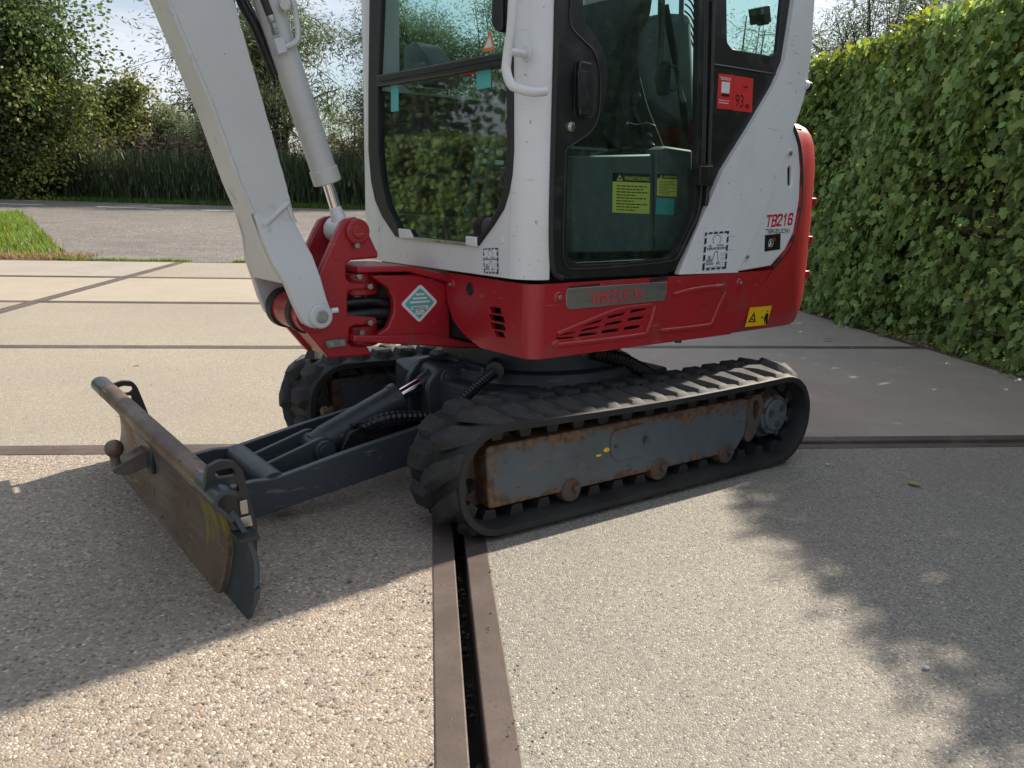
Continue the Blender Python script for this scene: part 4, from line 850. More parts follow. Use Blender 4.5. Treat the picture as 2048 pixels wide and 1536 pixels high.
wl = [(-0.791, 0.27, 1.462)][0]
MB().prism([(-0.716, 1.495), (-0.753, 1.506), (-0.769, 1.455), (-0.734, 1.447)], 'y', .24, .30).tube([wl, (wl[0] + .05, .27, wl[2] - .012), (-.735, .28, wl[2] + .01)], .008, 8).build('work_light', BLACK, it, bevel=.004)

# ---- boom nose, swing post -------------------------------------------------
b = MB()
for y0, y1 in ((.066, .090), (-.090, -.066)):
    b.prism([(0.655, 0.643), (0.505, 0.64), (0.393, 0.608), (0.392, 0.432), (0.318, 0.406), (0.565, 0.444), (0.653, 0.46), (0.653, 0.468), (0.603, 0.495), (0.583, 0.536), (0.583, 0.572), (0.602, 0.608), (0.632, 0.627)], 'y', y0, y1)
b.prism([(0.702, 0.67), (0.536, 0.666), (0.403, 0.636), (0.403, 0.612), (0.544, 0.65), (0.702, 0.653)], 'y', -.105, .105)
b.prism([(0.718, 0.484), (0.573, 0.472), (0.473, 0.468), (0.292, 0.422), (0.263, 0.403), (0.574, 0.446), (0.719, 0.466)], 'y', -.105, .105)
b.cyl((.655, 0, .585), (.655, 0, .648), .062, seg=28).cyl((.655, 0, .440), (.655, 0, .50), .062, seg=28)
ns = up(b.build('boom_nose', RED, EX, bevel=.005))
MB().cyl((.655, 0, .425), (.655, 0, .665), .028, seg=20).build('swing_pin', STEEL, ns)
b = MB()
for k, (y, z, r_) in enumerate(((.05, .530, .017), (.02, .555, .016), (.05, .565, .013), (-.02, .52, .016), (.035, .505, .015), (-.03, .55, .016), (.01, .50, .014))):
    b.tube(smoothpath([(.44, y * .9, z + .002), (.56, y, z - .004 * (k % 3)), (.64, y * 1.05, z + .003), (.74, y, z)], 6), r_, 10)
b.build('hose', BLACK, ns)
MB().box(.42, .56, -.064, .064, .46, .62).build('hose_tunnel', DARK, ns)
for q in ([(0.692, 0.085, 0.642)][0], [(0.66, 0.085, 0.613)][0], [(0.661, 0.085, 0.513)][0], [(0.688, 0.085, 0.487)][0]):
    q = Vector(q); MB().cyl(q, q + Vector((0, .012, 0)), .0085, seg=6).build('bolt', STEEL, ns, bevel=.001)

pp_ = [(0.717, 0.796), (0.692, 0.8), (0.674, 0.792), (0.663, 0.776), (0.631, 0.713), (0.625, 0.707), (0.625, 0.689), (0.708, 0.685), (0.72, 0.679), (0.723, 0.668), (0.724, 0.642), (0.718, 0.63), (0.708, 0.626), (0.639, 0.622), (0.639, 0.602), (0.716, 0.603), (0.721, 0.589), (0.722, 0.536), (0.632, 0.524), (0.633, 0.503), (0.704, 0.506), (0.717, 0.499), (0.721, 0.459), (0.71, 0.451), (0.665, 0.446), (0.648, 0.418), (0.779, 0.422), (0.807, 0.457), (0.838, 0.495), (0.846, 0.52), (0.839, 0.552), (0.814, 0.617), (0.804, 0.652), (0.746, 0.764), (0.732, 0.787)]
b = MB()
for y0, y1 in ((.054, .080), (-.080, -.054)): b.prism(pp_, 'y', y0, y1)
b.prism([(0.789, 0.645), (0.718, 0.651), (0.72, 0.437), (0.766, 0.421), (0.823, 0.491), (0.83, 0.529)], 'y', -.056, .056)
b.prism([(0.709, 0.621), (0.632, 0.617), (0.632, 0.601), (0.707, 0.603)], 'y', -.056, .056)
b.prism([(0.71, 0.525), (0.624, 0.518), (0.625, 0.501), (0.708, 0.506)], 'y', -.056, .056)
po = up(b.build('swing_post', RED, EX, bevel=.006, seg=3))
TP = Vector([(0.691, 0.08, 0.762)][0]); BPN = Vector([(0.829, 0.13, 0.548)][0])
for s in (1, -1): MB().cyl((TP.x, s * .054, TP.z), (TP.x, s * .094, TP.z), .036, .034, seg=32).build('pin_boss', RED, po, bevel=.005, seg=3)
MB().cyl((TP.x, -.099, TP.z), (TP.x, .099, TP.z), .0185, seg=28).build('pin', RED, po, bevel=.002)
MB().cyl((BPN.x, -.095, BPN.z), (BPN.x, .095, BPN.z), .050, seg=32).build('boom_foot_boss', RED, po, bevel=.003)
MB().cyl((BPN.x, -.097, BPN.z), (BPN.x, -.06, BPN.z), .056, seg=32).build('dust_seal', SEALM, po, bevel=.004)
MB().cyl((BPN.x, .030, BPN.z), (BPN.x, .060, BPN.z), .056, seg=32).build('dust_seal', SEALM, po, bevel=.004)
sb_ = MB().prism(rounded([(0.797, 0.474), (0.74, 0.475), (0.736, 0.455), (0.792, 0.454)], .004, 3), 'y', .079, .096).build('stop_block', BADGE, po, bevel=.003)
for q in ([(0.781, 0.096, 0.464)][0], [(0.75, 0.096, 0.464)][0]): MB().cyl(q, (q[0], q[1] + .004, q[2]), .0075, seg=18).cyl((q[0], q[1] + .004, q[2]), (q[0], q[1] + .005, q[2]), .004, seg=6).build('bolt', STEEL, po, bevel=.001)
MB().prism([(0.759, 0.701), (0.744, 0.701), (0.745, 0.686), (0.759, 0.687)], 'y', .0795, .082).prism([(0.753, 0.491), (0.739, 0.49), (0.74, 0.476), (0.753, 0.477)], 'y', .0795, .082).build('cast_mark', RED, po, bevel=.001)
MB().cyl(Vector([(0.699, 0.09, 0.725)][0]), Vector([(0.699, 0.09, 0.725)][0]) + Vector((0, .012, 0)), .008, seg=6).build('pin_bolt', STEEL, po, bevel=.001)

# ---- boom ---------------------------------------------------------------------
secs = [(.0625, [(1.143, 1.279), (0.997, 1.301)]), (.0625, [(1.053, 1.049), (0.93, 1.058)]), (.0625, [(0.998, 0.88), (0.883, 0.883)]), (.064, [(0.969, 0.81), (0.861, 0.788)]), (.074, [(0.95, 0.743), (0.843, 0.746)]), (.100, [(0.936, 0.684), (0.83, 0.704)]), (.120, [(0.913, 0.632), (0.818, 0.647)])]
def ring(wd, q): (bx_, bz_), (tx_, tz_) = q; return [(bx_, wd, bz_), (tx_, wd, tz_), (tx_, -wd, tz_), (bx_, -wd, bz_)]
s1, s2 = np.array(secs[0][1]), np.array(secs[1][1])
ext = s1 + (s1 - s2) * 1.35
bendc = ext.mean(0)
up1 = [tuple(bendc + np.array([.16, .12]) + np.array(v)) for v in ((.06, -.09), (-.05, .10))]
up2 = [tuple(bendc + np.array([.62, .30]) + np.array(v)) for v in ((.03, -.07), (-.02, .07))]
rings = [ring(.055, up2), ring(.0625, up1), ring(.0625, [tuple(p) for p in ext])] + [ring(wd if k < 4 else wd - .012, q) for k, (wd, q) in enumerate(secs)]
bo = MB().loft(rings)
chk = [(wd + (.002 if k == 0 else 0), q) for k, (wd, q) in enumerate(secs[3:])] + [(.128, [(0.896, 0.58), (0.807, 0.593)]), (.131, [(0.882, 0.547), (0.799, 0.567)]), (.132, [(0.874, 0.532), (0.797, 0.546)]), (.132, [(0.859, 0.521), (0.805, 0.53)]), (.132, [(0.843, 0.516), (0.818, 0.52)])]
for s in (1, -1):
    bo.loft([[(q[0][0], s * wd, q[0][1]), (q[1][0], s * wd, q[1][1]), (q[1][0], s * (wd - .026), q[1][1]), (q[0][0], s * (wd - .026), q[0][1])] for wd, q in chk])
bm_o = up(bo.build('boom', BOOMW, EX, bevel=.004, seg=3, angle=30))
for s in (1, -1): MB().cyl((BPN.x, s * .098, BPN.z), (BPN.x, s * .142, BPN.z), .0335, .032, seg=32).build('foot_boss', BOOMW, bm_o, bevel=.004)
MB().cyl((BPN.x, -.147, BPN.z), (BPN.x, .147, BPN.z), .0165, seg=26).build('foot_pin', STEEL, bm_o, bevel=.002)
MB().cyl((BPN.x - .03, .135, BPN.z + .012), (BPN.x - .048, .137, BPN.z + .014), .007, seg=8).build('grease_nipple', WHITE, bm_o)
def wob(path, r, seg=8):
    pts = []; rs = []
    for a_, c_ in zip(path[:-1], path[1:]):
        a_ = Vector(a_); c_ = Vector(c_); k = max(2, int((c_ - a_).length / .012))
        for i in range(k): pts.append(a_.lerp(c_, i / k)); rs.append(r * random.uniform(.8, 1.2))
    pts.append(Vector(path[-1])); rs.append(r)
    return pts, rs
b = MB()
bel = [(q[0][0], wd - .002, q[0][1]) for wd, q in [(.0625, [tuple(p) for p in ext])] + secs[:4]]
tp_ = [(q[1][0], wd - .002, q[1][1]) for wd, q in [(.0625, [tuple(p) for p in ext])] + secs[:4]]
for pth, r_ in ((bel, .0055), (tp_, .0045)):
    p_, rs = wob(pth, r_); b.tube(p_, rs, 8)
p_, rs = wob([(0.944, 0.063, 0.777), (0.876, 0.063, 0.836)], .0085); b.tube(p_, rs, 8)
p_, rs = wob([(0.952, 0.064, 0.782), (0.944, 0.064, 0.752), (0.929, 0.064, 0.726)], .007); b.tube(p_, rs, 8)
p_, rs = wob([(0.879, 0.064, 0.836), (0.869, 0.064, 0.805), (0.859, 0.064, 0.786)], .006); b.tube(p_, rs, 8)
b.build('weld_bead', BOOMW, bm_o, angle=60)
# boom cylinder
A0 = Vector((TP.x, 0, TP.z)); q = [(0.736, 0.9)][0]; q2 = [(0.795, 1.07)][0]
ax_ = (Vector((q2[0], 0, q2[1])) - Vector((q[0], 0, q[1]))).normalized(); B0 = Vector((q[0], 0, q[1])); B1 = B0 + ax_ * 1.05
bcy = up(MB().cyl(B0 + ax_ * .02, B1, .0345, seg=36).cyl(B0 + ax_ * .125, B0 + ax_ * .128, .0352, seg=36).cyl(B0 + ax_ * .158, B0 + ax_ * .160, .0352, seg=36).build('boom_cylinder', BOOMW, EX, bevel=.002))
MB().cyl(B0 - ax_ * .012, B0 + ax_ * .028, .0385, seg=36).build('gland_nut', BOOMW, bcy, bevel=.003)
MB().cyl(A0 + ax_ * .045, B0, .0150, seg=24).build('rod', CHROME, bcy)
MB().cyl((A0.x, -.048, A0.z), (A0.x, .048, A0.z), .036, seg=30).cyl(A0 + ax_ * .02, A0 + ax_ * .068, .024, .016, seg=20).build('rod_eye', WHITE, bcy, bevel=.003)
pq = [Vector(p) for p in [(0.851, 0.045, 1.393), (0.84, 0.045, 1.338), (0.831, 0.045, 1.305), (0.825, 0.045, 1.256), (0.827, 0.045, 1.237), (0.839, 0.045, 1.224), (0.856, 0.045, 1.217), (0.866, 0.045, 1.212)]]
MB().tube(smoothpath(pq, 5), .0075, 12).build('oil_pipe', BOOMW, bcy, angle=60)
MB().prism(rounded([(0.89, 1.23), (0.866, 1.237), (0.856, 1.203), (0.881, 1.194)], .003, 2), 'y', .025, .052).build('port_block', BOOMW, bcy, bevel=.003)
MB().cyl([(0.852, 0.04, 1.316)][0], [(0.863, 0.058, 1.311)][0], .014, seg=18).build('port_block', BOOMW, bcy, bevel=.003)
fq = [Vector(p) for p in [(0.897, 0.045, 1.284), (0.891, 0.045, 1.268), (0.887, 0.045, 1.253), (0.883, 0.045, 1.24)]]
MB().cyl(fq[0], fq[1], .0095, seg=10).cyl(fq[1], fq[2], .0085, seg=6).cyl(fq[2], fq[3], .0095, seg=6).build('hose_fitting', STEEL, bcy, bevel=.001)
MB().tube(smoothpath([(0.952, 0.045, 1.442), (0.924, 0.045, 1.359), (0.908, 0.045, 1.311), (0.897, 0.045, 1.284)], 6), .0095, 12).build('cylinder_hose', BLACK, bcy, angle=60)
MB().tube(smoothpath([(0.964, -0.02, 1.386), (0.94, -0.02, 1.316), (0.918, -0.02, 1.279), (0.898, -0.02, 1.24), (0.879, -0.02, 1.195), (0.862, -0.02, 1.152)], 6), .013, 12).tube(smoothpath([(0.944, -0.05, 1.372), (0.916, -0.05, 1.316), (0.894, -0.05, 1.274), (0.873, -0.05, 1.223), (0.851, -0.05, 1.17)], 6), .012, 12).build('boom_hose', BLACK, bcy, angle=60)
# dipper arm and bucket reach out in front, beyond the picture
tipx, tipz = float(np.mean([p[0] for p in up2])), float(np.mean([p[1] for p in up2]))
da = up(MB().prism(rounded([(tipx - .10, tipz + .12), (tipx + .06, tipz + .14), (tipx + .62, tipz - .98), (tipx + .52, tipz - 1.02), (tipx - .06, tipz - .10)], .03, 3), 'y', -.045, .045).build('dipper_arm', WHITE, EX, bevel=.006))
MB().prism(rounded([(tipx + .50, tipz - .98), (tipx + .66, tipz - .96), (tipx + .74, tipz - 1.25), (tipx + .58, tipz - 1.38), (tipx + .30, tipz - 1.30), (tipx + .42, tipz - 1.15)], .03, 3), 'y', -.2, .2).build('bucket', BSTEEL, da, bevel=.006)

# ---- badge, lettering and stickers ------------------------------------------------
bq = rounded([(0.291, 0.628), (-0.101, 0.628), (-0.1, 0.596), (-0.091, 0.573), (0.281, 0.571), (0.294, 0.581), (0.297, 0.611)], .004, 3)
bd = up(MB().prism(bq, 'y', .489, .4935).build('badge_plate', BADGE, EX, bevel=.001))
lq = np.array([(0.218, 0.583), (-0.021, 0.579)])
W_ = float(abs(lq[1][0] - lq[0][0])); BL = Vector((float(lq[0][0]), .4941, float(lq[0][1])))
strokes(logo_lines(W_, .031), .0042, BL, UX, UZ, 'brand_lettering', SRED, bd)
def decal(name, quad, ax, val, m, th=.0008):
    d0, d1 = val, val + th
    return up(MB().prism(quad, ax, d0, d1).build(name, m, EX, smooth=False))
# model number on the engine cover
a_ = [(-0.569, 0.485, 0.784), (-0.718, 0.485, 0.792), (-0.572, 0.485, 0.763), (-0.716, 0.485, 0.765)]
def side_text(txt, name, m, parent, p, q, height, y, **k):
    wd = (Vector(q) - Vector(p)); L_ = wd.length; wd.normalize()
    return lettering(txt, name, m, parent, (p[0], y, p[2]), tuple(wd), (0, 0, 1), height, width=L_, **k)
def heavy(spec, W, H, sh):
    out = []
    for k, pls in enumerate(spec):
        for pl in pls: out.append([((k + .10 + x * .72) * W / len(spec) + y * H * sh, y * H) for x, y in pl])
    return out
TB = [[[(0, 1), (1, 1)], [(.5, 1), (.5, 0)]], [[(.05, 0), (.05, 1), (.8, 1), (.95, .88), (.95, .62), (.8, .52), (.95, .42), (.95, .12), (.8, 0), (.05, 0)], [(.05, .52), (.8, .52)]], [[(0, .75), (0, .9), (.15, 1), (.8, 1), (.95, .88), (.95, .65), (0, .1), (0, 0), (.95, 0)]], [[(.2, .82), (.55, 1), (.55, 0)]], [[(.95, .8), (.95, .9), (.8, 1), (.2, 1), (.05, .88), (.05, .12), (.2, 0), (.8, 0), (.95, .12), (.95, .42), (.8, .52), (.05, .52)]]]
strokes(heavy(TB, (Vector(a_[1]) - Vector(a_[0])).length, .033, .12), .0068, (a_[0][0], .4848, a_[0][2]), tuple((Vector(a_[1]) - Vector(a_[0])).normalized()), UZ, 'model_number', SRED, ec)
strokes(logo_lines((Vector(a_[3]) - Vector(a_[2])).length, .0125), .0024, (a_[2][0], .4848, a_[2][2]), UX, UZ, 'brand_lettering', SBLACK, ec)
qk = decal('emission_sticker', [(-0.57, 0.757), (-0.655, 0.761), (-0.66, 0.709), (-0.575, 0.704)], 'y', .4842, SBLACK)
c_ = [(-0.605, 0.731)][0]
b = MB()
for r0, r1, a0, a1 in ((.0115, .0130, 0, 360), (.004, .0052, 0, 360)):
    o_ = c_ if r0 > .01 else (c_[0] + .009, c_[1] - .008)
    b.prism([(o_[0] + r1 * math.cos(R(a)), o_[1] + r1 * math.sin(R(a))) for a in range(a0, a1, 18)], 'y', .4851, .4854, holes=[[(o_[0] + r0 * math.cos(R(a)), o_[1] + r0 * math.sin(R(a))) for a in range(a0, a1, 18)]])
b.prism([(c_[0] + .004, c_[1] + .008), (c_[0] + .001, c_[1] + .008), (c_[0] - .004, c_[1] - .007), (c_[0] + .004, c_[1] - .007)], 'y', .4851, .4853)
b.build('emblem', SWHITE, qk, smooth=False)
b = MB()
for k in range(3):
    r0 = .006 + .004 * k; o_ = (c_[0] - .009, c_[1] + .006)
    b.prism([(o_[0] - (r0 + .0016) * math.cos(t), o_[1] + (r0 + .0016) * math.sin(t)) for t in np.linspace(0, 1.2, 7)] + [(o_[0] - r0 * math.cos(t), o_[1] + r0 * math.sin(t)) for t in np.linspace(1.2, 0, 7)], 'y', .4851, .4854)
b.build('signal_arcs', SRED, qk, smooth=False)

def dealer_sticker(quadpx, ax, face, name='dealer_sticker'):
    """white sheet with hatched navy border, gear, wordmark, excavator outline, web address; quad = TL,TR,BR,BL in plane coordinates"""
    TL, TR_, BR, BL_ = [Vector((p[0], p[1])) for p in quadpx]
    def P2(u_, v_): return tuple((TL * (1 - u_) + TR_ * u_) * (1 - v_) + (BL_ * (1 - u_) + BR * u_) * v_)
    def pr(b, pts, lift): return b.prism([P2(*p) for p in pts], ax, face + lift - .0003, face + lift)
    base = up(pr(MB(), [(0, 0), (1, 0), (1, 1), (0, 1)], .0008).build(name, SNAVY, EX, smooth=False))
    b = MB(); pr(b, [(.085, .055), (.915, .055), (.915, .945), (.085, .945)], .0012)
    for k in range(4):
        t0 = .10 + k * .22
        for sx in (0, .925): pr(b, [(sx, t0), (sx + .075, t0 - .03), (sx + .075, t0 + .03), (sx, t0 + .06)], .0012)
        for sy in (0, .955): pr(b, [(t0, sy), (t0 + .06, sy), (t0 + .02, sy + .045), (t0 - .04, sy + .045)], .0012)
    b.build('sheet', SWHITE, base, smooth=False)
    b = MB()
    for k in range(13):
        a = R(-35 + k * 21); c0, s0 = math.cos(a), math.sin(a)
        for q0, q1, hw in ((.125, .165, .010), (.105, .13, .022)):
            pr(b, [(.5 + q0 * c0 * 1.25 - hw * s0, .21 - q0 * s0 - hw * c0 * .7), (.5 + q1 * c0 * 1.25 - hw * s0, .21 - q1 * s0 - hw * c0 * .7), (.5 + q1 * c0 * 1.25 + hw * s0, .21 - q1 * s0 + hw * c0 * .7), (.5 + q0 * c0 * 1.25 + hw * s0, .21 - q0 * s0 + hw * c0 * .7)], .0014)
    for u0, u1 in ((.18, .30), (.52, .60), (.62, .70), (.72, .80)): pr(b, [(u0, .335), (u1, .335), (u1, .385), (u0, .385)], .0014)
    pr(b, [(.12, .72), (.36, .70), (.40, .76), (.38, .80), (.12, .80)], .0014); pr(b, [(.10, .81), (.44, .81), (.42, .87), (.12, .87)], .0014); pr(b, [(.18, .62), (.30, .62), (.30, .71), (.18, .71)], .0014)
    pr(b, [(.36, .72), (.44, .52), (.49, .52), (.40, .74)], .0014); pr(b, [(.44, .52), (.56, .50), (.58, .53), (.47, .55)], .0014); pr(b, [(.54, .51), (.58, .51), (.64, .80), (.60, .80)], .0014); pr(b, [(.56, .79), (.68, .79), (.70, .87), (.52, .87)], .0014)
    b.build('excavator_outline', SGREY, base, smooth=False)
    b = MB()
    for k in range(6): pr(b, [(.70, .57 + .05 * k + .02 * (k // 2)), (.90 - .03 * (k % 2), .57 + .05 * k + .02 * (k // 2)), (.90 - .03 * (k % 2), .585 + .05 * k + .02 * (k // 2)), (.70, .585 + .05 * k + .02 * (k // 2))], .0014)
    b.build('small_print', SGREY, base, smooth=False)
    to3 = (lambda p: (p[0], face + .0016, p[1])) if ax == 'y' else (lambda p: (face + .0016, p[0], p[1]))
    for txt, v_, u0, u1, h_ in (('VERHOEVEN', .475, .10, .90, .075), ('www.verhoevenbv.com', .935, .14, .86, .030)):
        a = Vector(to3(P2(u0, v_))); c = Vector(to3(P2(u1, v_))); Hh = (Vector(to3(P2(.5, 0))) - Vector(to3(P2(.5, 1)))).length
        lettering(txt, 'lettering', SNAVY, base, a, tuple((c - a).normalized()), (0, 0, 1), h_ * Hh, width=(c - a).length, bold=.03 if v_ < .6 else .01)
    return base
dealer_sticker([(-0.262, 0.768), (-0.377, 0.772), (-0.375, 0.656), (-0.26, 0.654)], 'y', .489)
dealer_sticker([(0.296, 0.724), (0.362, 0.729), (0.366, 0.661), (0.302, 0.658)], 'x', .4255)
# yellow crush warning
ys = decal('warning_sticker', [(-0.513, 0.525), (-0.633, 0.524), (-0.611, 0.461), (-0.494, 0.463)], 'y', .4903, SYEL)
b = MB(); o3 = [(-0.507, 0.477), (-0.548, 0.475), (-0.538, 0.51)]; i3 = [(-0.518, 0.48), (-0.54, 0.479), (-0.535, 0.499)]
b.prism(o3, 'y', .4913, .4916, holes=[i3]); b.prism([(-0.525, 0.487), (-0.532, 0.49), (-0.536, 0.483), (-0.531, 0.482)], 'y', .4913, .4916)
for q in ([(-0.602, 0.5), (-0.616, 0.5), (-0.615, 0.484), (-0.613, 0.462), (-0.604, 0.463), (-0.604, 0.483), (-0.599, 0.463), (-0.593, 0.484)], [(-0.587, 0.491), (-0.573, 0.488), (-0.588, 0.484)]): b.prism(q, 'y', .4913, .4916)
c0_ = [(-0.611, 0.507)][0]; b.prism(circle2(c0_, .0032, 12), 'y', .4913, .4916)
b.build('pictogram', SBLACK, ys, smooth=False)
# red decibel stickers on the quarter panel
rA = decal('code_sticker', [(-0.294, 1.227), (-0.367, 1.229), (-0.368, 1.131), (-0.297, 1.129)], 'y', .4724, SRED)
rB = decal('noise_sticker', [(-0.368, 1.228), (-0.461, 1.229), (-0.467, 1.13), (-0.37, 1.129)], 'y', .4724, SRED)
MB().prism([(-0.311, 1.206), (-0.349, 1.207), (-0.35, 1.176), (-0.312, 1.175)], 'y', .4733, .4736).prism([(-0.303, 1.155), (-0.353, 1.154), (-0.353, 1.153), (-0.303, 1.153)], 'y', .4733, .4736).prism([(-0.304, 1.148), (-0.349, 1.148), (-0.349, 1.146), (-0.304, 1.146)], 'y', .4733, .4736).build('blank_patch', SWHITE, rA, smooth=False)
MB().prism([(-0.313, 1.172), (-0.35, 1.173), (-0.351, 1.166), (-0.313, 1.165)], 'y', .4733, .4736).build('caption_bar', SBLACK, rA, smooth=False)
a_ = [(-0.301, 0.474, 1.212), (-0.357, 0.474, 1.213), (-0.381, 0.474, 1.14), (-0.42, 0.474, 1.14), (-0.43, 0.474, 1.14), (-0.451, 0.474, 1.14), (-0.415, 0.474, 1.197), (-0.437, 0.474, 1.197)]
strokes(logo_lines((Vector(a_[1]) - Vector(a_[0])).length, .0072), .0014, (a_[0][0], .4736, a_[0][2]), UX, UZ, 'brand_lettering', SWHITE, rA)
side_text('93', 'decibel_number', SBLACK, rB, a_[2], a_[3], .037, .4736)
side_text('dB', 'decibel_unit', SBLACK, rB, a_[4], a_[5], .013, .4736, bold=.02)
side_text('LwA', 'decibel_symbol', SBLACK, rB, a_[6], a_[7], .009, .4736, bold=.02)
# lime warnings on the seat base, behind the door glass
def lime(quad, face, title, parent):
    TL, TR_, BR, BL_ = [Vector(p) for p in quad]
    def P2(u_, v_): return tuple((TL * (1 - u_) + TR_ * u_) * (1 - v_) + (BL_ * (1 - u_) + BR * u_) * v_)
    def pr(b, pts, lift): return b.prism([P2(*p) for p in pts], 'y', face + lift - .0003, face + lift)
    s_ = pr(MB(), [(0, .22), (1, .22), (1, 1), (0, 1)], .0008).build('warning_label', SLIME, parent, smooth=False)
    hd = pr(MB(), [(0, 0), (1, 0), (1, .22), (0, .22)], .0008).build('label_header', SBLACK, parent, smooth=False)
    b = MB()
    for k in range(9):
        v0 = .31 + k * .075
        if k in (3, 5, 7): v0 += .0
        e = (.92, .80, .95, .62, .9, .55, .95, .7, .6)[k]
        u_ = .10
        while u_ < e:
            wd = rng.uniform(.05, .13); pr(b, [(u_, v0), (min(u_ + wd, e), v0), (min(u_ + wd, e), v0 + .028), (u_, v0 + .028)], .0012); u_ += wd + .022
    b.build('label_print', SBLACK, parent, smooth=False)
    a = P2(.30, .18); c = P2(.97, .18)
    lettering(title, 'label_title', SLIME, parent, (a[0], face + .0012, a[1]), (-1, 0, 0), (0, 0, 1), .012 if len(quad) and abs(TL.x - TR_.x) > .09 else .007, width=abs(a[0] - c[0]), bold=.01)
    b = MB(); o_ = [P2(.10, .19), P2(.26, .19), P2(.18, .04)]; m_ = [P2(.135, .165), P2(.225, .165), P2(.18, .085)]
    b.prism(o_, 'y', face + .0009, face + .0012, holes=[m_]); b.build('label_symbol', SLIME, parent, smooth=False)
lime([(0.051, 0.934), (-0.104, 0.935), (-0.109, 0.82), (0.046, 0.824)], .400, 'WAARSCHUWING', it)
lime([(-0.129, 0.937), (-0.217, 0.937), (-0.219, 0.872), (-0.132, 0.874)], .405, 'WAARSCHUWING', it)
MB().prism([(-0.13, 0.867), (-0.211, 0.865), (-0.21, 0.817), (-0.13, 0.819)], 'y', .4055, .4062).build('teal_label', STEAL, it, smooth=False)
# turquoise diamond on the boom nose
dq = np.array([(0.496, 0.613), (0.436, 0.558), (0.5, 0.501), (0.562, 0.558)])
dm = up(MB().prism(rounded([tuple(p) for p in dq], .010, 4), 'y', .0902, .0912).build('diamond_sticker', SWHITE, EX, smooth=False))
cc = dq.mean(0)
MB().prism(rounded([tuple(cc + (p - cc) * .80) for p in dq], .007, 4), 'y', .0913, .0916).build('diamond_field', STEAL, dm, smooth=False)
def dp(u_, v_): return tuple(cc + (dq[1] - dq[3]) / 2 * u_ + (dq[0] - dq[2]) / 2 * v_)
b = MB()
for u_, v_ in ((.24, .46), (.40, .26), (.56, .07)): b.prism([dp(-u_ * .95, v_ - .05), dp(u_ * .95, v_ - .05), dp(u_ * .95, v_ + .05), dp(-u_ * .95, v_ + .05)], 'y', .0917, .0920)
b.prism([dp(-.46, -.31), dp(.46, -.31), dp(.46, -.13), dp(-.46, -.13)], 'y', .0917, .0920); b.prism([dp(-.22, -.58), dp(.24, -.58), dp(.24, -.36), dp(-.22, -.36)], 'y', .0917, .0920)
b.build('label_panels', SWHITE, dm, smooth=False)
a = dp(-.42, -.28); c = dp(.42, -.28)
strokes(logo_lines(abs(a[0] - c[0]), .0055), .0012, (a[0], .0922, a[1]), UX, UZ, 'brand_lettering', SBLACK, dm)
a = dp(-.02, -.52); c = dp(.22, -.52)
lettering('CMA', 'mark', SNAVY, dm, (a[0], .0922, a[1]), (-1, 0, 0), (0, 0, 1), .005, width=abs(a[0] - c[0]))
b = MB(); b.prism([dp(-.20, -.55), dp(-.17, -.55), dp(-.03, -.40), dp(.02, -.38), dp(.02, -.36), dp(-.06, -.38)], 'y', .0921, .0924); b.build('mark_swoosh', SRED, dm, smooth=False)
# ------------------------------------------------------------------ leaves
MAPLE = (np.array([(0, .42, 0), (0, 0, .02), (.34, .04, -.10), (.23, .24, -.04), (.54, .46, -.14), (.27, .54, -.05), (.24, .76, -.08), (0, 1.0, -.06), (-.24, .76, -.08), (-.27, .54, -.05), (-.54, .46, -.14), (-.23, .24, -.04), (-.34, .04, -.10)], float),
         np.array([(0, i, i + 1) for i in range(1, 12)] + [(0, 12, 1)]))
OVAL = (np.array([(0, 0, 0), (.30, .35, -.06), (.24, .72, -.05), (0, 1, -.03), (-.24, .72, -.05), (-.30, .35, -.06)], float), np.array([(0, 1, 2), (0, 2, 3), (0, 3, 4), (0, 4, 5)]))
DIAM = (np.array([(0, 0, 0), (.30, .5, .05), (0, 1, 0), (-.30, .5, .05)], float), np.array([(0, 1, 2), (0, 2, 3)]))
NARROW = (np.array([(0, 0, 0), (.09, .5, .03), (0, 1, -.06), (-.09, .5, .03)], float), np.array([(0, 1, 2), (0, 2, 3)]))
def norm(a): return a / np.maximum(np.linalg.norm(a, axis=1, keepdims=True), 1e-6)
def leaf_mesh(name, pos, nrm, tip, size, shape, m):
    tv, tf = shape; N = len(pos); k = len(tv)
    n = norm(nrm); t = norm(tip - (tip * n).sum(1, keepdims=True) * n); s = np.cross(t, n)
    sz = size[:, None, None]
    V = pos[:, None, :] + sz * (tv[None, :, 0, None] * s[:, None, :] + tv[None, :, 1, None] * t[:, None, :] + tv[None, :, 2, None] * n[:, None, :])
    F = (tf[None] + (np.arange(N) * k)[:, None, None]).reshape(-1, 3)
    me = bpy.data.meshes.new(name)
    me.vertices.add(N * k); me.vertices.foreach_set('co', V.reshape(-1).astype(np.float32))
    nf = len(F); me.loops.add(nf * 3); me.loops.foreach_set('vertex_index', F.reshape(-1).astype(np.int32))
    me.polygons.add(nf); me.polygons.foreach_set('loop_start', (np.arange(nf) * 3).astype(np.int32))
    me.update(calc_edges=True); me.validate()
    me.materials.append(m)
    return me
def leaves(name, m, parent, *a, stuff=False):
    o = bpy.data.objects.new(name, leaf_mesh(name, *a, m)); COL.objects.link(o)
    if parent: o.parent = parent
    if stuff: o['kind'] = 'stuff'
    return o
def rnd(n, s=1.0): return rng.normal(0, s, (n, 3))

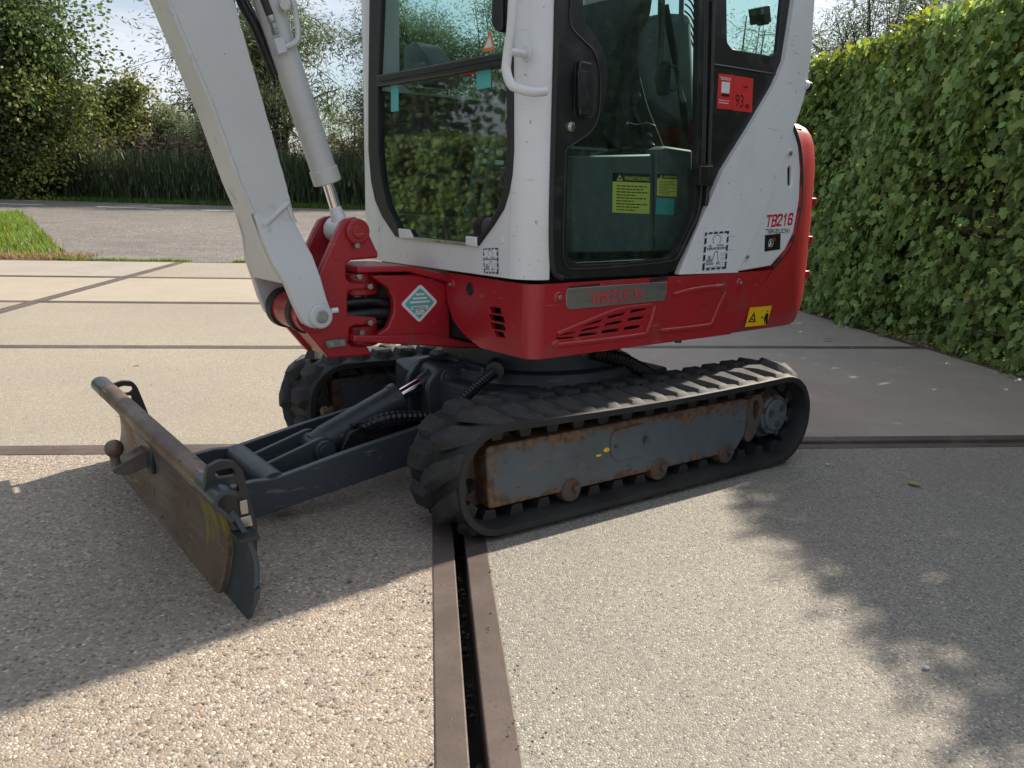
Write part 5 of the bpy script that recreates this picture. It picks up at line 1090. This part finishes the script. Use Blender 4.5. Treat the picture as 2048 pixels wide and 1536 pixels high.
def hedge(X0, X1, Y0, Y1, H, n, side, label, cat, loc, near_parts=0, lobe=1.0):
    """a clipped hedge: leaf skin, yellow leaves painting in sun along the top, dark light-blocking leaves inside, stems"""
    t = thing('hedge', label, cat, loc)
    def shell(n, top):
        y = rng.uniform(Y0, Y1, n)
        if top:
            x = rng.uniform(X0 - 0.03, X1, n); z = H - .03 + rng.normal(0, .035, n) + .03 * np.sin(y * 3.1) + .025 * np.sin(y * 7.7 + 1)
            nr = np.stack([rng.normal(0, .5, n), rng.normal(0, .5, n), np.ones(n)], 1); tp = rnd(n)
        else:
            z = rng.uniform(0.0, 1.0, n) ** 0.92 * H
            f = X0 if side < 0 else X1
            bul = .07 * np.sin(y * 2.3 + z * 1.9) + .05 * np.sin(y * 5.1 - z * 4.3) + .03 * np.sin(y * 11 + z * 9)
            x = f + side * (bul + rng.normal(0, .05, n) - .02 - .10 * (z < .25) * rng.random(n))
            nr = np.stack([side * np.ones(n), rng.normal(0, .55, n), rng.normal(.35, .45, n)], 1); tp = np.stack([rng.normal(0, .3, n), rng.normal(0, .6, n), -np.ones(n)], 1)
        return np.stack([x, y, z], 1), nr, tp
    P_, N_, T_ = shell(n, False)
    size = rng.uniform(.034, .076, n) * lobe
    # leave a few thin places where the stems show
    keep = np.ones(n, bool)
    for (gy, gz, gr) in ((1.75, .95, .17), (2.15, 1.12, .13), (2.9, 1.25, .16), (1.35, .75, .12), (3.6, .95, .2), (2.4, .6, .12), (1.95, .8, .14), (1.6, 1.35, .12), (2.6, 1.0, .15), (1.15, 1.1, .10), (1.2, .35, .10), (3.3, .55, .16), (4.4, .8, .2)):
        d = np.hypot(P_[:, 1] - gy, (P_[:, 2] - gz) * .6); keep &= ~((d < gr) & (rng.random(n) < .72))
    P_, N_, T_, size = P_[keep], N_[keep], T_[keep], size[keep]
    if near_parts:
        order = np.argsort(P_[:, 1] + (P_[:, 0] - X0) * 4 + (np.abs(P_[:, 1] - 1.3) > .55) * 5)
        near_i = order[:near_parts]; rest = np.ones(len(P_), bool); rest[near_i] = False
        protos = []
        for k in range(4):
            ang = rng.normal(0, .25, (1, 3))
            protos.append(leaf_mesh('leaf', np.zeros((1, 3)), np.array([[0, 0, 1.]]) + ang, np.array([[0, 1., 0]]), np.ones(1), MAPLE, HEDGE_L))
        for i in near_i:
            o = bpy.data.objects.new('leaf', protos[i % 4]); COL.objects.link(o); o.parent = t
            nn = Vector(N_[i]).normalized(); tt = Vector(T_[i]); tt = (tt - nn * tt.dot(nn)).normalized(); ss = tt.cross(nn)
            s_ = size[i] * 1.1
            o.matrix_local = Matrix(((ss.x * s_, tt.x * s_, nn.x * s_, P_[i][0]), (ss.y * s_, tt.y * s_, nn.y * s_, P_[i][1]), (ss.z * s_, tt.z * s_, nn.z * s_, P_[i][2]), (0, 0, 0, 1)))
        P_, N_, T_, size = P_[rest], N_[rest], T_[rest], size[rest]
    leaves('leaves', HEDGE_L, t, P_, N_, T_, size, MAPLE, stuff=True)
    nt_ = n // 5
    P2, N2, T2 = shell(nt_, True)
    P3, N3, T3 = shell(n // 6, False); kk = len(P3) // 2; P3[:kk, 2] = H - np.abs(rng.normal(0, .16, kk))
    P2 = np.concatenate([P2, P3]); N2 = np.concatenate([N2, N3]); T2 = np.concatenate([T2, T3])
    leaves('sunlit_leaves', HEDGE_T, t, P2, N2, T2, rng.uniform(.035, .065, len(P2)) * lobe, MAPLE, stuff=True)
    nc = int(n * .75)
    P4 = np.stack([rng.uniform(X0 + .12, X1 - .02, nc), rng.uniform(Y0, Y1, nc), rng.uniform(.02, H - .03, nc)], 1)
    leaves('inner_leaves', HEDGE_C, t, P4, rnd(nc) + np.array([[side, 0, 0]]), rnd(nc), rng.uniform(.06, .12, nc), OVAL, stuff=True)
    b = MB()
    for k in range(int((Y1 - Y0) * 5)):
        y = rng.uniform(Y0, Y1); x = (X0 + X1) / 2 + rng.normal(0, .12)
        p = [(x, y, 0), (x + rng.normal(0, .05), y + rng.normal(0, .08), H * .45), (x + rng.normal(0, .1), y + rng.normal(0, .2), H * .92)]
        b.tube(smoothpath(p, 3), [.016] * 7, 6)
    for k in range(int((Y1 - Y0) * 34)):
        y = rng.uniform(Y0, Y1); z = rng.uniform(.05, H - .1); f = X0 if side < 0 else X1
        p0 = ((X0 + X1) / 2, y, z); p1 = (f + side * rng.uniform(-.06, .10), y + rng.normal(0, .2), z + rng.normal(.05, .12))
        b.tube([p0, p1], [.006, .003], 4)
    b.build('stems', TWIG, t)
    return t
hedge(2.98, 3.72, -2.2, 7.6, 1.98, 44000, -1, 'tall clipped maple hedge along the right edge of the concrete yard', 'hedge', (0, 0, 0), near_parts=290)

# wooden fence posts half hidden inside the hedge
WOOD = mat('weathered wood', (0.22, 0.12, 0.06), 0.8, layers=[(8, 6, (0.13, 0.075, 0.04), 0.4, 0.65, 0.85, (6, 6, 1))], bump=(30, .3, .004))
for k, (y, nm) in enumerate(((1.78, 'nearer'), (2.95, 'farther'))):
    b = MB().prism(rounded([(3.26, y - .045), (3.36, y - .045), (3.36, y + .045), (3.26, y + .045)], .012, 2), 'z', -.02, 1.72)
    tag(b.build('wooden_post', WOOD), 'brown wooden post showing through the hedge, ' + ('the one nearer the steel seam' if k == 0 else 'the one closer to the excavator'), 'post', 'wooden posts in the hedge')

# ------------------------------------------------------------------ trees
def tree(name, label, base, height, r0, crown_c, crown_r, nleaf, lsize, shape, m, limbs=14, droop=0.0, group=None, stems=1, lean=(0, 0), m2=None, cat='tree', clump=.16, low=.25, subs=5):
    t = thing(name, label, cat, base, 0, group)
    b = MB(); ends = []
    cx, cy, cz = crown_c; rx, ry, rz = crown_r
    for s in range(stems):
        a = 2 * math.pi * s / max(stems, 1) + rng.uniform(0, 1); sp = 0 if stems == 1 else rng.uniform(.10, .22) * rx
        top = Vector((lean[0] + cx * .9 + math.cos(a) * sp * 2.6, lean[1] + math.sin(a) * sp * 2.6, height * rng.uniform(.82, .97)))
        pts = [Vector((math.cos(a) * sp * .12, math.sin(a) * sp * .12, -.1))] + [Vector((top.x * q ** 1.2 + rng.normal(0, .03 * height * .3), top.y * q ** 1.2 + rng.normal(0, .03 * height * .3), top.z * q)) for q in (.2, .4, .6, .8, 1)]
        path = smoothpath(pts, 4); n = len(path)
        rr = r0 / (1 if stems == 1 else stems ** .5)
        b.tube(path, [max(rr * (1 - .88 * i / n), .012) for i in range(n)], 7)
        for k in range(max(3, limbs // stems)):
            q = rng.uniform(low, .97); p0 = path[int(q * (n - 1))]
            u = rnd(1)[0]; u /= np.linalg.norm(u); rad = rng.uniform(.65, 1.0)
            tgt = Vector((cx + rx * u[0] * rad, cy + ry * u[1] * rad, cz + rz * u[2] * rad))
            if tgt.z < p0.z - .3 * rz and droop == 0: tgt.z = p0.z + rng.uniform(0, .25) * rz
            mid = (p0 + tgt) / 2 + Vector((0, 0, .12 * (tgt - p0).length)); e = tgt - Vector((0, 0, droop * rng.uniform(.3, 1)))
            lp = smoothpath([p0, mid, e], 4); lr = rr * (1 - .8 * q) * .55
            b.tube(lp, [max(lr * (1 - .85 * i / len(lp)), .008) for i in range(len(lp))], 5)
            for j in range(subs):
                q2 = rng.uniform(.35, 1); a0 = lp[min(int(q2 * (len(lp) - 1)), len(lp) - 1)]
                d = Vector(rnd(1)[0]) * .22 * max(rx, rz); d.z = d.z * .6 - droop * .25
                e2 = a0 + d; b.tube([a0, (a0 + e2) / 2 + Vector((0, 0, .04 * d.length)), e2], [max(lr * .3, .006), max(lr * .2, .005), .004], 4)
                ends.append((a0, e2))
    b.build('trunk', BARK, t)
    E0 = np.array([tuple(p) for p, _ in ends]); E1 = np.array([tuple(p) for _, p in ends])
    def cloud(n, m_, sel):
        i = rng.choice(sel, n); q = rng.uniform(.1, 1.15, (n, 1))
        pos = E0[i] + (E1[i] - E0[i]) * q + rnd(n, clump * max(rx, rz) * .55)
        nr = rnd(n) + np.array([[0, 0, .7]]); tp = (E1[i] - E0[i]) * .6 + rnd(n, .5) + np.array([[0, 0, -.3 - droop * .6]])
        leaves('crown', m_, t, pos, nr, tp, rng.uniform(.7, 1.3, n) * lsize, shape)
    idx = np.arange(len(ends))
    nleaf = int(nleaf * 2.6)
    if m2 is None: cloud(nleaf, m, idx)
    else:
        low_i = idx[E1[:, 2] < np.percentile(E1[:, 2], 38)]
        cloud(int(nleaf * .7), m, idx); cloud(int(nleaf * .3), m2, low_i)
    return t
def tz(x, y): return terrain_z(x, y)

# far left broadleaf, pale shrubs, willows behind the road, thin willows behind the cab, saplings behind the hedge
bx, by = -12.5, 25.6
tree('alder_tree', 'big dark broadleaf tree with yellowing lower leaves at the far left', (bx, by, tz(bx, by)), 8.2, .17, (0, 0, 4.0), (1.6, 1.6, 4.2), 15000, .135, OVAL, ALDER, limbs=52, m2=ALDERY, low=.05, clump=.15)
bx, by = -16.6, 27.0
tree('alder_tree', 'second dark broadleaf tree just past the left picture edge', (bx, by, tz(bx, by)), 8.6, .17, (0, 0, 4.6), (2.4, 2.0, 3.9), 9000, .135, OVAL, ALDER, limbs=28, low=.1)
bx, by = -10.9, 29.5
tree('olive_shrub', 'rounded olive green shrub between the broadleaf tree and the pale willow', (bx, by, tz(bx, by)), 4.9, .10, (0, 0, 2.5), (1.9, 1.4, 2.35), 14000, .12, OVAL, SHRUB, limbs=34, cat='shrub', low=.1)
bx, by = -9.1, 29.0
tree('pale_willow_shrub', 'silvery pale willow shrub left of the boom', (bx, by, tz(bx, by)), 3.9, .09, (0, 0, 2.2), (1.5, 1.2, 1.75), 12000, .13, NARROW, WILLOWP, limbs=26, cat='shrub', low=.1)
bx, by = -7.7, 29.5
tree('willow_shrub', 'green willow shrub partly hidden behind the boom', (bx, by, tz(bx, by)), 4.3, .09, (0, 0, 2.4), (1.4, 1.2, 1.95), 11000, .13, NARROW, WILLOW, limbs=24, cat='shrub', low=.1)
bx, by = -4.85, 26.2
tree('willow_tree', 'tall open willow with dark forked trunk between boom and cab', (bx, by, tz(bx, by)), 7.4, .30, (-.5, 0, 5.0), (3.5, 2.4, 2.6), 11500, .19, NARROW, WILLOW, limbs=46, droop=.5, stems=4, low=.3, clump=.13, subs=6)
bx, by = -2.6, 27.5
tree('willow_shrub', 'bushy green willow beside the left cab pillar', (bx, by, tz(bx, by)), 3.4, .10, (0, 0, 2.0), (1.6, 1.3, 1.6), 8000, .13, NARROW, SHRUB, limbs=26, cat='shrub', low=.1)
for k, (bx, by, h, lab) in enumerate(((-1.3, 25.6, 7.0, 'slim willow seen at the left of the windscreen'), (0.2, 26.2, 7.6, 'slim multi stemmed willow seen through the middle of the windscreen'), (1.9, 25.8, 7.2, 'slim willow seen through the right of the windscreen by the mirror'))):
    tree('slim_willow_tree', lab, (bx, by, tz(bx, by)), h, .10, (0, 0, 4.0), (1.25, 1.1, 3.3), 9000, .14, NARROW, WILLOW, limbs=30, stems=3, low=.2, group='slim willows behind the cab', clump=.15)
bx, by = 4.9, 23.5
tree('slim_willow_tree', 'slim willow hidden behind the dark seat in the cab', (bx, by, tz(bx, by)), 6.4, .10, (0, 0, 3.6), (1.4, 1.1, 2.9), 6000, .14, NARROW, WILLOW, limbs=24, stems=3, low=.2, group='slim willows behind the cab')
for k, (bx, by, h, n, lab) in enumerate(((7.45, 17.5, 5.6, 1500, 'thin sapling seen through the small rear cab window'), (9.15, 17.6, 5.8, 6000, 'feathery willow above the hedge next to the rear cab pillar'), (10.3, 17.2, 6.6, 7000, 'feathery willow above the middle of the hedge'), (11.7, 17.0, 7.0, 7000, 'feathery willow above the hedge beside the grey roof'))):
    tree('willow_tree', lab, (bx, by, 0), h, .10, (0, 0, h * .62), (1.3 if k else .8, 1.2, h * .42), n, .11, NARROW, WILLOWP if k == 0 else WILLOW, limbs=26 if k else 12, stems=2, droop=.1, low=.25, group='willows behind the hedge', clump=.14)

# far wood line closing the horizon
n = 26000
y = rng.uniform(60, 72, n); x = rng.uniform(-75, 95, n)
hh = 3.6 + 1.3 * np.sin(x * .17) + .9 * np.sin(x * .53 + 1) + .5 * np.sin(x * 1.3)
z = rng.uniform(-.2, 1, n) ** .7; z = np.where(np.isnan(z), 0, z) * hh
far = leaves('far_woodland', SHRUB, None, np.stack([x, y, z], 1), rnd(n) + np.array([[0, -1, .5]]), rnd(n), rng.uniform(.5, 1.0, n), OVAL, stuff=True)

# ------------------------------------------------------------------ reeds, verges, grass
def blades(name, m, X, Y, Z, H_, wd, bend, kind='stuff', parent=None):
    N = len(X); a = rng.uniform(0, 2 * np.pi, N); d = np.stack([np.cos(a), np.sin(a)], 1); s = np.stack([-d[:, 1], d[:, 0]], 1)
    bn = rng.uniform(.2, 1, N) * bend * H_
    V = np.zeros((N, 7, 3))
    for k, (q, wq) in enumerate(((0, 1.0), (.45, .8), (.8, .45))):
        for e, sg in enumerate((-1, 1)):
            V[:, 2 * k + e, 0] = X + d[:, 0] * bn * q ** 2 + sg * s[:, 0] * wd * wq; V[:, 2 * k + e, 1] = Y + d[:, 1] * bn * q ** 2 + sg * s[:, 1] * wd * wq; V[:, 2 * k + e, 2] = Z + H_ * q * (1 - .25 * bend * q)
    V[:, 6, 0] = X + d[:, 0] * bn; V[:, 6, 1] = Y + d[:, 1] * bn; V[:, 6, 2] = Z + H_ * (1 - .3 * bend)
    tf = np.array([(0, 1, 3), (0, 3, 2), (2, 3, 5), (2, 5, 4), (4, 5, 6)])
    F = (tf[None] + (np.arange(N) * 7)[:, None, None]).reshape(-1, 3)
    me = bpy.data.meshes.new(name); me.vertices.add(N * 7); me.vertices.foreach_set('co', V.reshape(-1).astype(np.float32))
    nf = len(F); me.loops.add(nf * 3); me.loops.foreach_set('vertex_index', F.reshape(-1).astype(np.int32)); me.polygons.add(nf); me.polygons.foreach_set('loop_start', (np.arange(nf) * 3).astype(np.int32))
    me.update(calc_edges=True); me.materials.append(m)
    o = bpy.data.objects.new(name, me); COL.objects.link(o); o['kind'] = kind
    return o
tzv = np.vectorize(tz)
n = 21000
X = rng.uniform(-19, 9, n); D = rng.uniform(1.5, 4.4, n); Y = far_edge(X) + D
H_ = rng.uniform(1.2, 2.25, n) * (1 + .15 * np.sin(X * .9) + .1 * np.sin(X * 2.7))
blades('reeds', REED, X, Y, tzv(X, Y), H_, .015, .55)
n = 15000
X = rng.uniform(-19, 9, n); Y = far_edge(X) + rng.uniform(1.3, 3.0, n)
blades('reed_leaves', REED, X, Y, tzv(X, Y) + rng.uniform(.1, 1.5, n), rng.uniform(.35, .6, n), .018, .9)
n = 5200
X = rng.uniform(-19, 9, n); Y = far_edge(X) + rng.uniform(1.8, 4.4, n); Z = tzv(X, Y) + rng.uniform(1.55, 2.35, n)
leaves('reed_plumes', PLUME, None, np.stack([X, Y, Z], 1), rnd(n), rnd(n, .5) + np.array([[.7, 0, .2]]), rng.uniform(.14, .26, n), NARROW, stuff=True)
n = 30000
X = rng.uniform(-20, 9, n); Y = far_edge(X) + .05 + rng.uniform(0, 1, n) ** 1.3 * 1.9
blades('verge_grass', VERGE, X, Y, tzv(X, Y), rng.uniform(.08, .30, n) * (.6 + .5 * (Y - far_edge(X))), .008, .6)
# sunny grass beside the drive
def inside(px, py, poly):
    c = np.zeros(len(px), bool); j = len(poly) - 1
    for i in range(len(poly)):
        xi, yi = poly[i]; xj, yj = poly[j]
        c ^= ((yi > py) != (yj > py)) & (px < (xj - xi) * (py - yi) / (yj - yi + 1e-12) + xi); j = i
    return c
gp = [(-12.5, 8.08), (-5.1, 8.08), (-4.7, 8.6), (-5.0, 9.3), (-5.55, 10.3), (-6.3, 11.8), (-7.6, 14.4), (-9.0, 17.1), (-10.2, 17.6), (-20, 19.8)]
n = 130000
X = rng.uniform(-14, -4.6, n); Y = rng.uniform(8.06, 18.5, n); k = inside(X, Y, gp); X, Y = X[k], Y[k]
X = X[:60000]; Y = Y[:60000]
wob_ = .5 + .5 * np.sin(X * 6.1 + Y * 3.3) * np.sin(Y * 5.7 - X * 2.2); dd = np.abs(X + 4.7 + .42 * np.clip(Y - 8.6, 0, 12)); kk = (dd > .5 * rng.random(len(X)) * (0.4 + wob_)); X, Y = X[kk], Y[kk]
edge = np.clip((Y - 8.06) / .8, .25, 1)
pat = .75 + .35 * np.sin(X * 3.1 + Y * 1.7) * np.sin(Y * 2.3)
blades('grass', GRASS, X, Y, np.full(len(X), 0.0) + ramp(Y) - .03, rng.uniform(.10, .26, len(X)) * pat * edge, .006, .75)
n = 1800
X = rng.uniform(-9.5, -4.6, n); Y = 8.1 + rng.uniform(0, 5.5, n) ** 1.2; k = inside(X, Y, gp); X, Y = X[k], Y[k]
blades('dead_stems', DRYG, X, Y, ramp(Y) - .02, rng.uniform(.10, .30, len(X)), .0035, .7)
n = 4500
X = rng.uniform(-7.5, -4.3, n); Y = 8.05 + np.abs(rng.normal(0, .28, n))
blades('dry_grass', DRYG, X, Y, ramp(Y) - .02, rng.uniform(.04, .13, n), .004, .9)
n = 5200
X = np.concatenate([rng.uniform(-4.6, -3.0, n // 3), rng.uniform(-2.5, -1.1, n // 3), rng.uniform(-1.0, 2.8, n // 3)]); Y = 8.03 + np.abs(rng.normal(0, .05, len(X))) + .04 * np.sin(X * 9)
blades('seam_grass', GRASS, X, Y, ramp(Y) - .01, rng.uniform(.02, .07, len(X)), .004, .9)
n = 2600
X = 2.98 + np.abs(rng.normal(0, .05, n)); Y = rng.uniform(-1, 7.5, n)
leaves('leaf_litter', DRYG, None, np.stack([X, Y, np.full(n, .012)], 1), rnd(n, .3) + np.array([[0, 0, 1]]), rnd(n), rng.uniform(.012, .04, n), OVAL, stuff=True)

# second hedge across the yard on the left, the one mirrored in the windscreen
hedge(-7.2, -6.6, -3.5, 7.2, 1.5, 20000, 1, 'lower leafy hedge on the left of the yard, mirrored in the windscreen', 'hedge', (0, 0, 0), lobe=1.15)

for bx, by, lab in ((-10.8, .8, 'broadleaf tree rising behind the near end of the left hedge'), (-11.2, 5.2, 'broadleaf tree rising behind the far end of the left hedge')):
    tree('alder_tree', lab, (bx, by, -.1), 6.8, .16, (0, 0, 3.7), (2.3, 2.4, 3.2), 5000, .15, OVAL, ALDER, limbs=34, low=.1, group='trees behind the left hedge')

# ------------------------------------------------------------------ house behind the hedge
BRICK = mat('brick wall', (0.20, 0.10, 0.07), 0.85, layers=[(20, 4, (0.28, 0.16, 0.11), 0.45, 0.65)])
ROOF = mat('grey roof', (0.20, 0.21, 0.22), 0.6, layers=[(4, 5, (0.14, 0.145, 0.15), 0.4, 0.7)])
FASC = mat('fascia', (0.45, 0.47, 0.50), 0.5)
hs = thing('house', 'low house whose grey roof corner rises above the hedge', 'house', (8.4, 4.0, .30))
MB().prism([(0, -.4), (6, -.4), (6, 3.6), (3, 5.0), (0, 3.6)], 'y', 0, 6.5).build('wall', BRICK, hs, smooth=False)
MB().prism([(-.4, 3.50), (3, 5.09), (6.4, 3.50), (6.4, 3.66), (3, 5.27), (-.4, 3.66)], 'y', -.35, 6.9).build('roof', ROOF, hs, smooth=False)
MB().box(-.46, -.40, -.37, 6.92, 3.46, 3.67).build('fascia', FASC, hs, smooth=False)
wf = MB().prism([(1.5, 1.0), (2.7, 1.0), (2.7, 2.2), (1.5, 2.2)], 'x', -.03, .02, holes=[[(1.57, 1.07), (2.63, 1.07), (2.63, 2.13), (1.57, 2.13)]]).build('window', FASC, hs, smooth=False)
MB().box(-.012, -.004, 1.57, 2.63, 1.07, 2.13).build('pane', GLASSR, wf, smooth=False)
# ------------------------------------------------------------------ small things lying on the yard
LEAFY = mat('fallen yellow leaf', (0.30, 0.30, 0.05), 0.6)
LEAFB = mat('fallen brown leaf', (0.20, 0.13, 0.05), 0.7)
def fallen(x, y, z, s, a, m, label):
    tv, tf = OVAL; ca, sa = math.cos(a), math.sin(a)
    b = MB().add([(x + s * (p[0] * ca - p[1] * sa), y + s * (p[0] * sa + p[1] * ca), z + s * (.15 + p[2] * 1.5 + .25 * abs(p[0]))) for p in tv], [tuple(f) for f in tf])
    tag(b.build('fallen_leaf', m), label, 'leaf', 'leaves fallen on the slabs')
for (x, y), z, s, a, m, lab in (([(1.453, -0.481)][0], .003, .050, .5, LEAFY, 'yellow green leaf lying on the dark grey slab at the right'),
                                ([(2.484, 2.244)][0], .012, .06, 1.5, LEAFB, 'crumpled brown leaf on the smooth slab near the hedge'),
                                ([(-1.508, 1.465)][0], .003, .04, 2.1, LEAFY, 'yellow leaf on the pale slab beyond the dozer blade'),
                                ([(-0.253, -1.067)][0], .006, .02, .4, LEAFB, 'small brown leaf scrap beside the wide steel joint')):
    fallen(x, y, z, s, a, m, lab)
PEB = mat('light pebble', (0.45, 0.43, 0.40), 0.6)
for (x, y), s, lab in (([(0.863, -1.483)][0], .006, 'loose pale pebble on the grey slab in the lower right'), ([(1.258, -0.248)][0], .007, 'loose pebble behind the rear end of the near track')):
    tag(MB().sphere((x, y, s * .6), s, 10, 7, (1.2, .9, .6)).build('pebble', PEB), lab, 'pebble', 'loose pebbles on the slabs')

# grit and crumbs caught in the joints and swept over the slabs
GRIT = mat('grit', (0.13, 0.115, 0.10), 0.8, island=0.5)
def grit(name, X, Y, Z, S):
    base = np.array([(1, 0, -.4), (-.5, .87, -.4), (-.5, -.87, -.4), (0, 0, .7), (.5, .8, .2), (-.9, 0, .25), (.5, -.8, .2)]); tf = np.array([(0, 4, 3), (4, 1, 5), (4, 5, 3), (5, 2, 6), (5, 6, 3), (6, 0, 3), (0, 1, 4), (1, 2, 5), (2, 0, 6)])
    N = len(X); a = rng.uniform(0, 6.28, N); ca, sa = np.cos(a), np.sin(a)
    B_ = base[None] * rng.uniform(.6, 1.3, (N, 7, 3)) * S[:, None, None]
    V = np.stack([X[:, None] + B_[:, :, 0] * ca[:, None] - B_[:, :, 1] * sa[:, None], Y[:, None] + B_[:, :, 0] * sa[:, None] + B_[:, :, 1] * ca[:, None], Z[:, None] + B_[:, :, 2]], 2)
    F = (tf[None] + (np.arange(N) * 7)[:, None, None]).reshape(-1, 3)
    me = bpy.data.meshes.new(name); me.from_pydata(V.reshape(-1, 3).tolist(), [], F.tolist()); me.materials.append(GRIT)
    o = bpy.data.objects.new(name, me); COL.objects.link(o); o['kind'] = 'stuff'
n = 260
grit('joint_grit', rng.normal(0, .006, n), rng.uniform(-3, 1, n), np.full(n, -.082) + rng.uniform(0, .006, n), rng.uniform(.002, .008, n))
n = 420
X = rng.uniform(-2.6, 2.8, n); Y = rng.uniform(-2, 2, n); k = rng.random(n) < .5
X[k] = np.where(rng.random(k.sum()) < .5, -.06, .06) * rng.uniform(.6, 1.5, k.sum())
grit('slab_grit', X, Y, np.full(n, .006), rng.uniform(.0012, .0035, n))
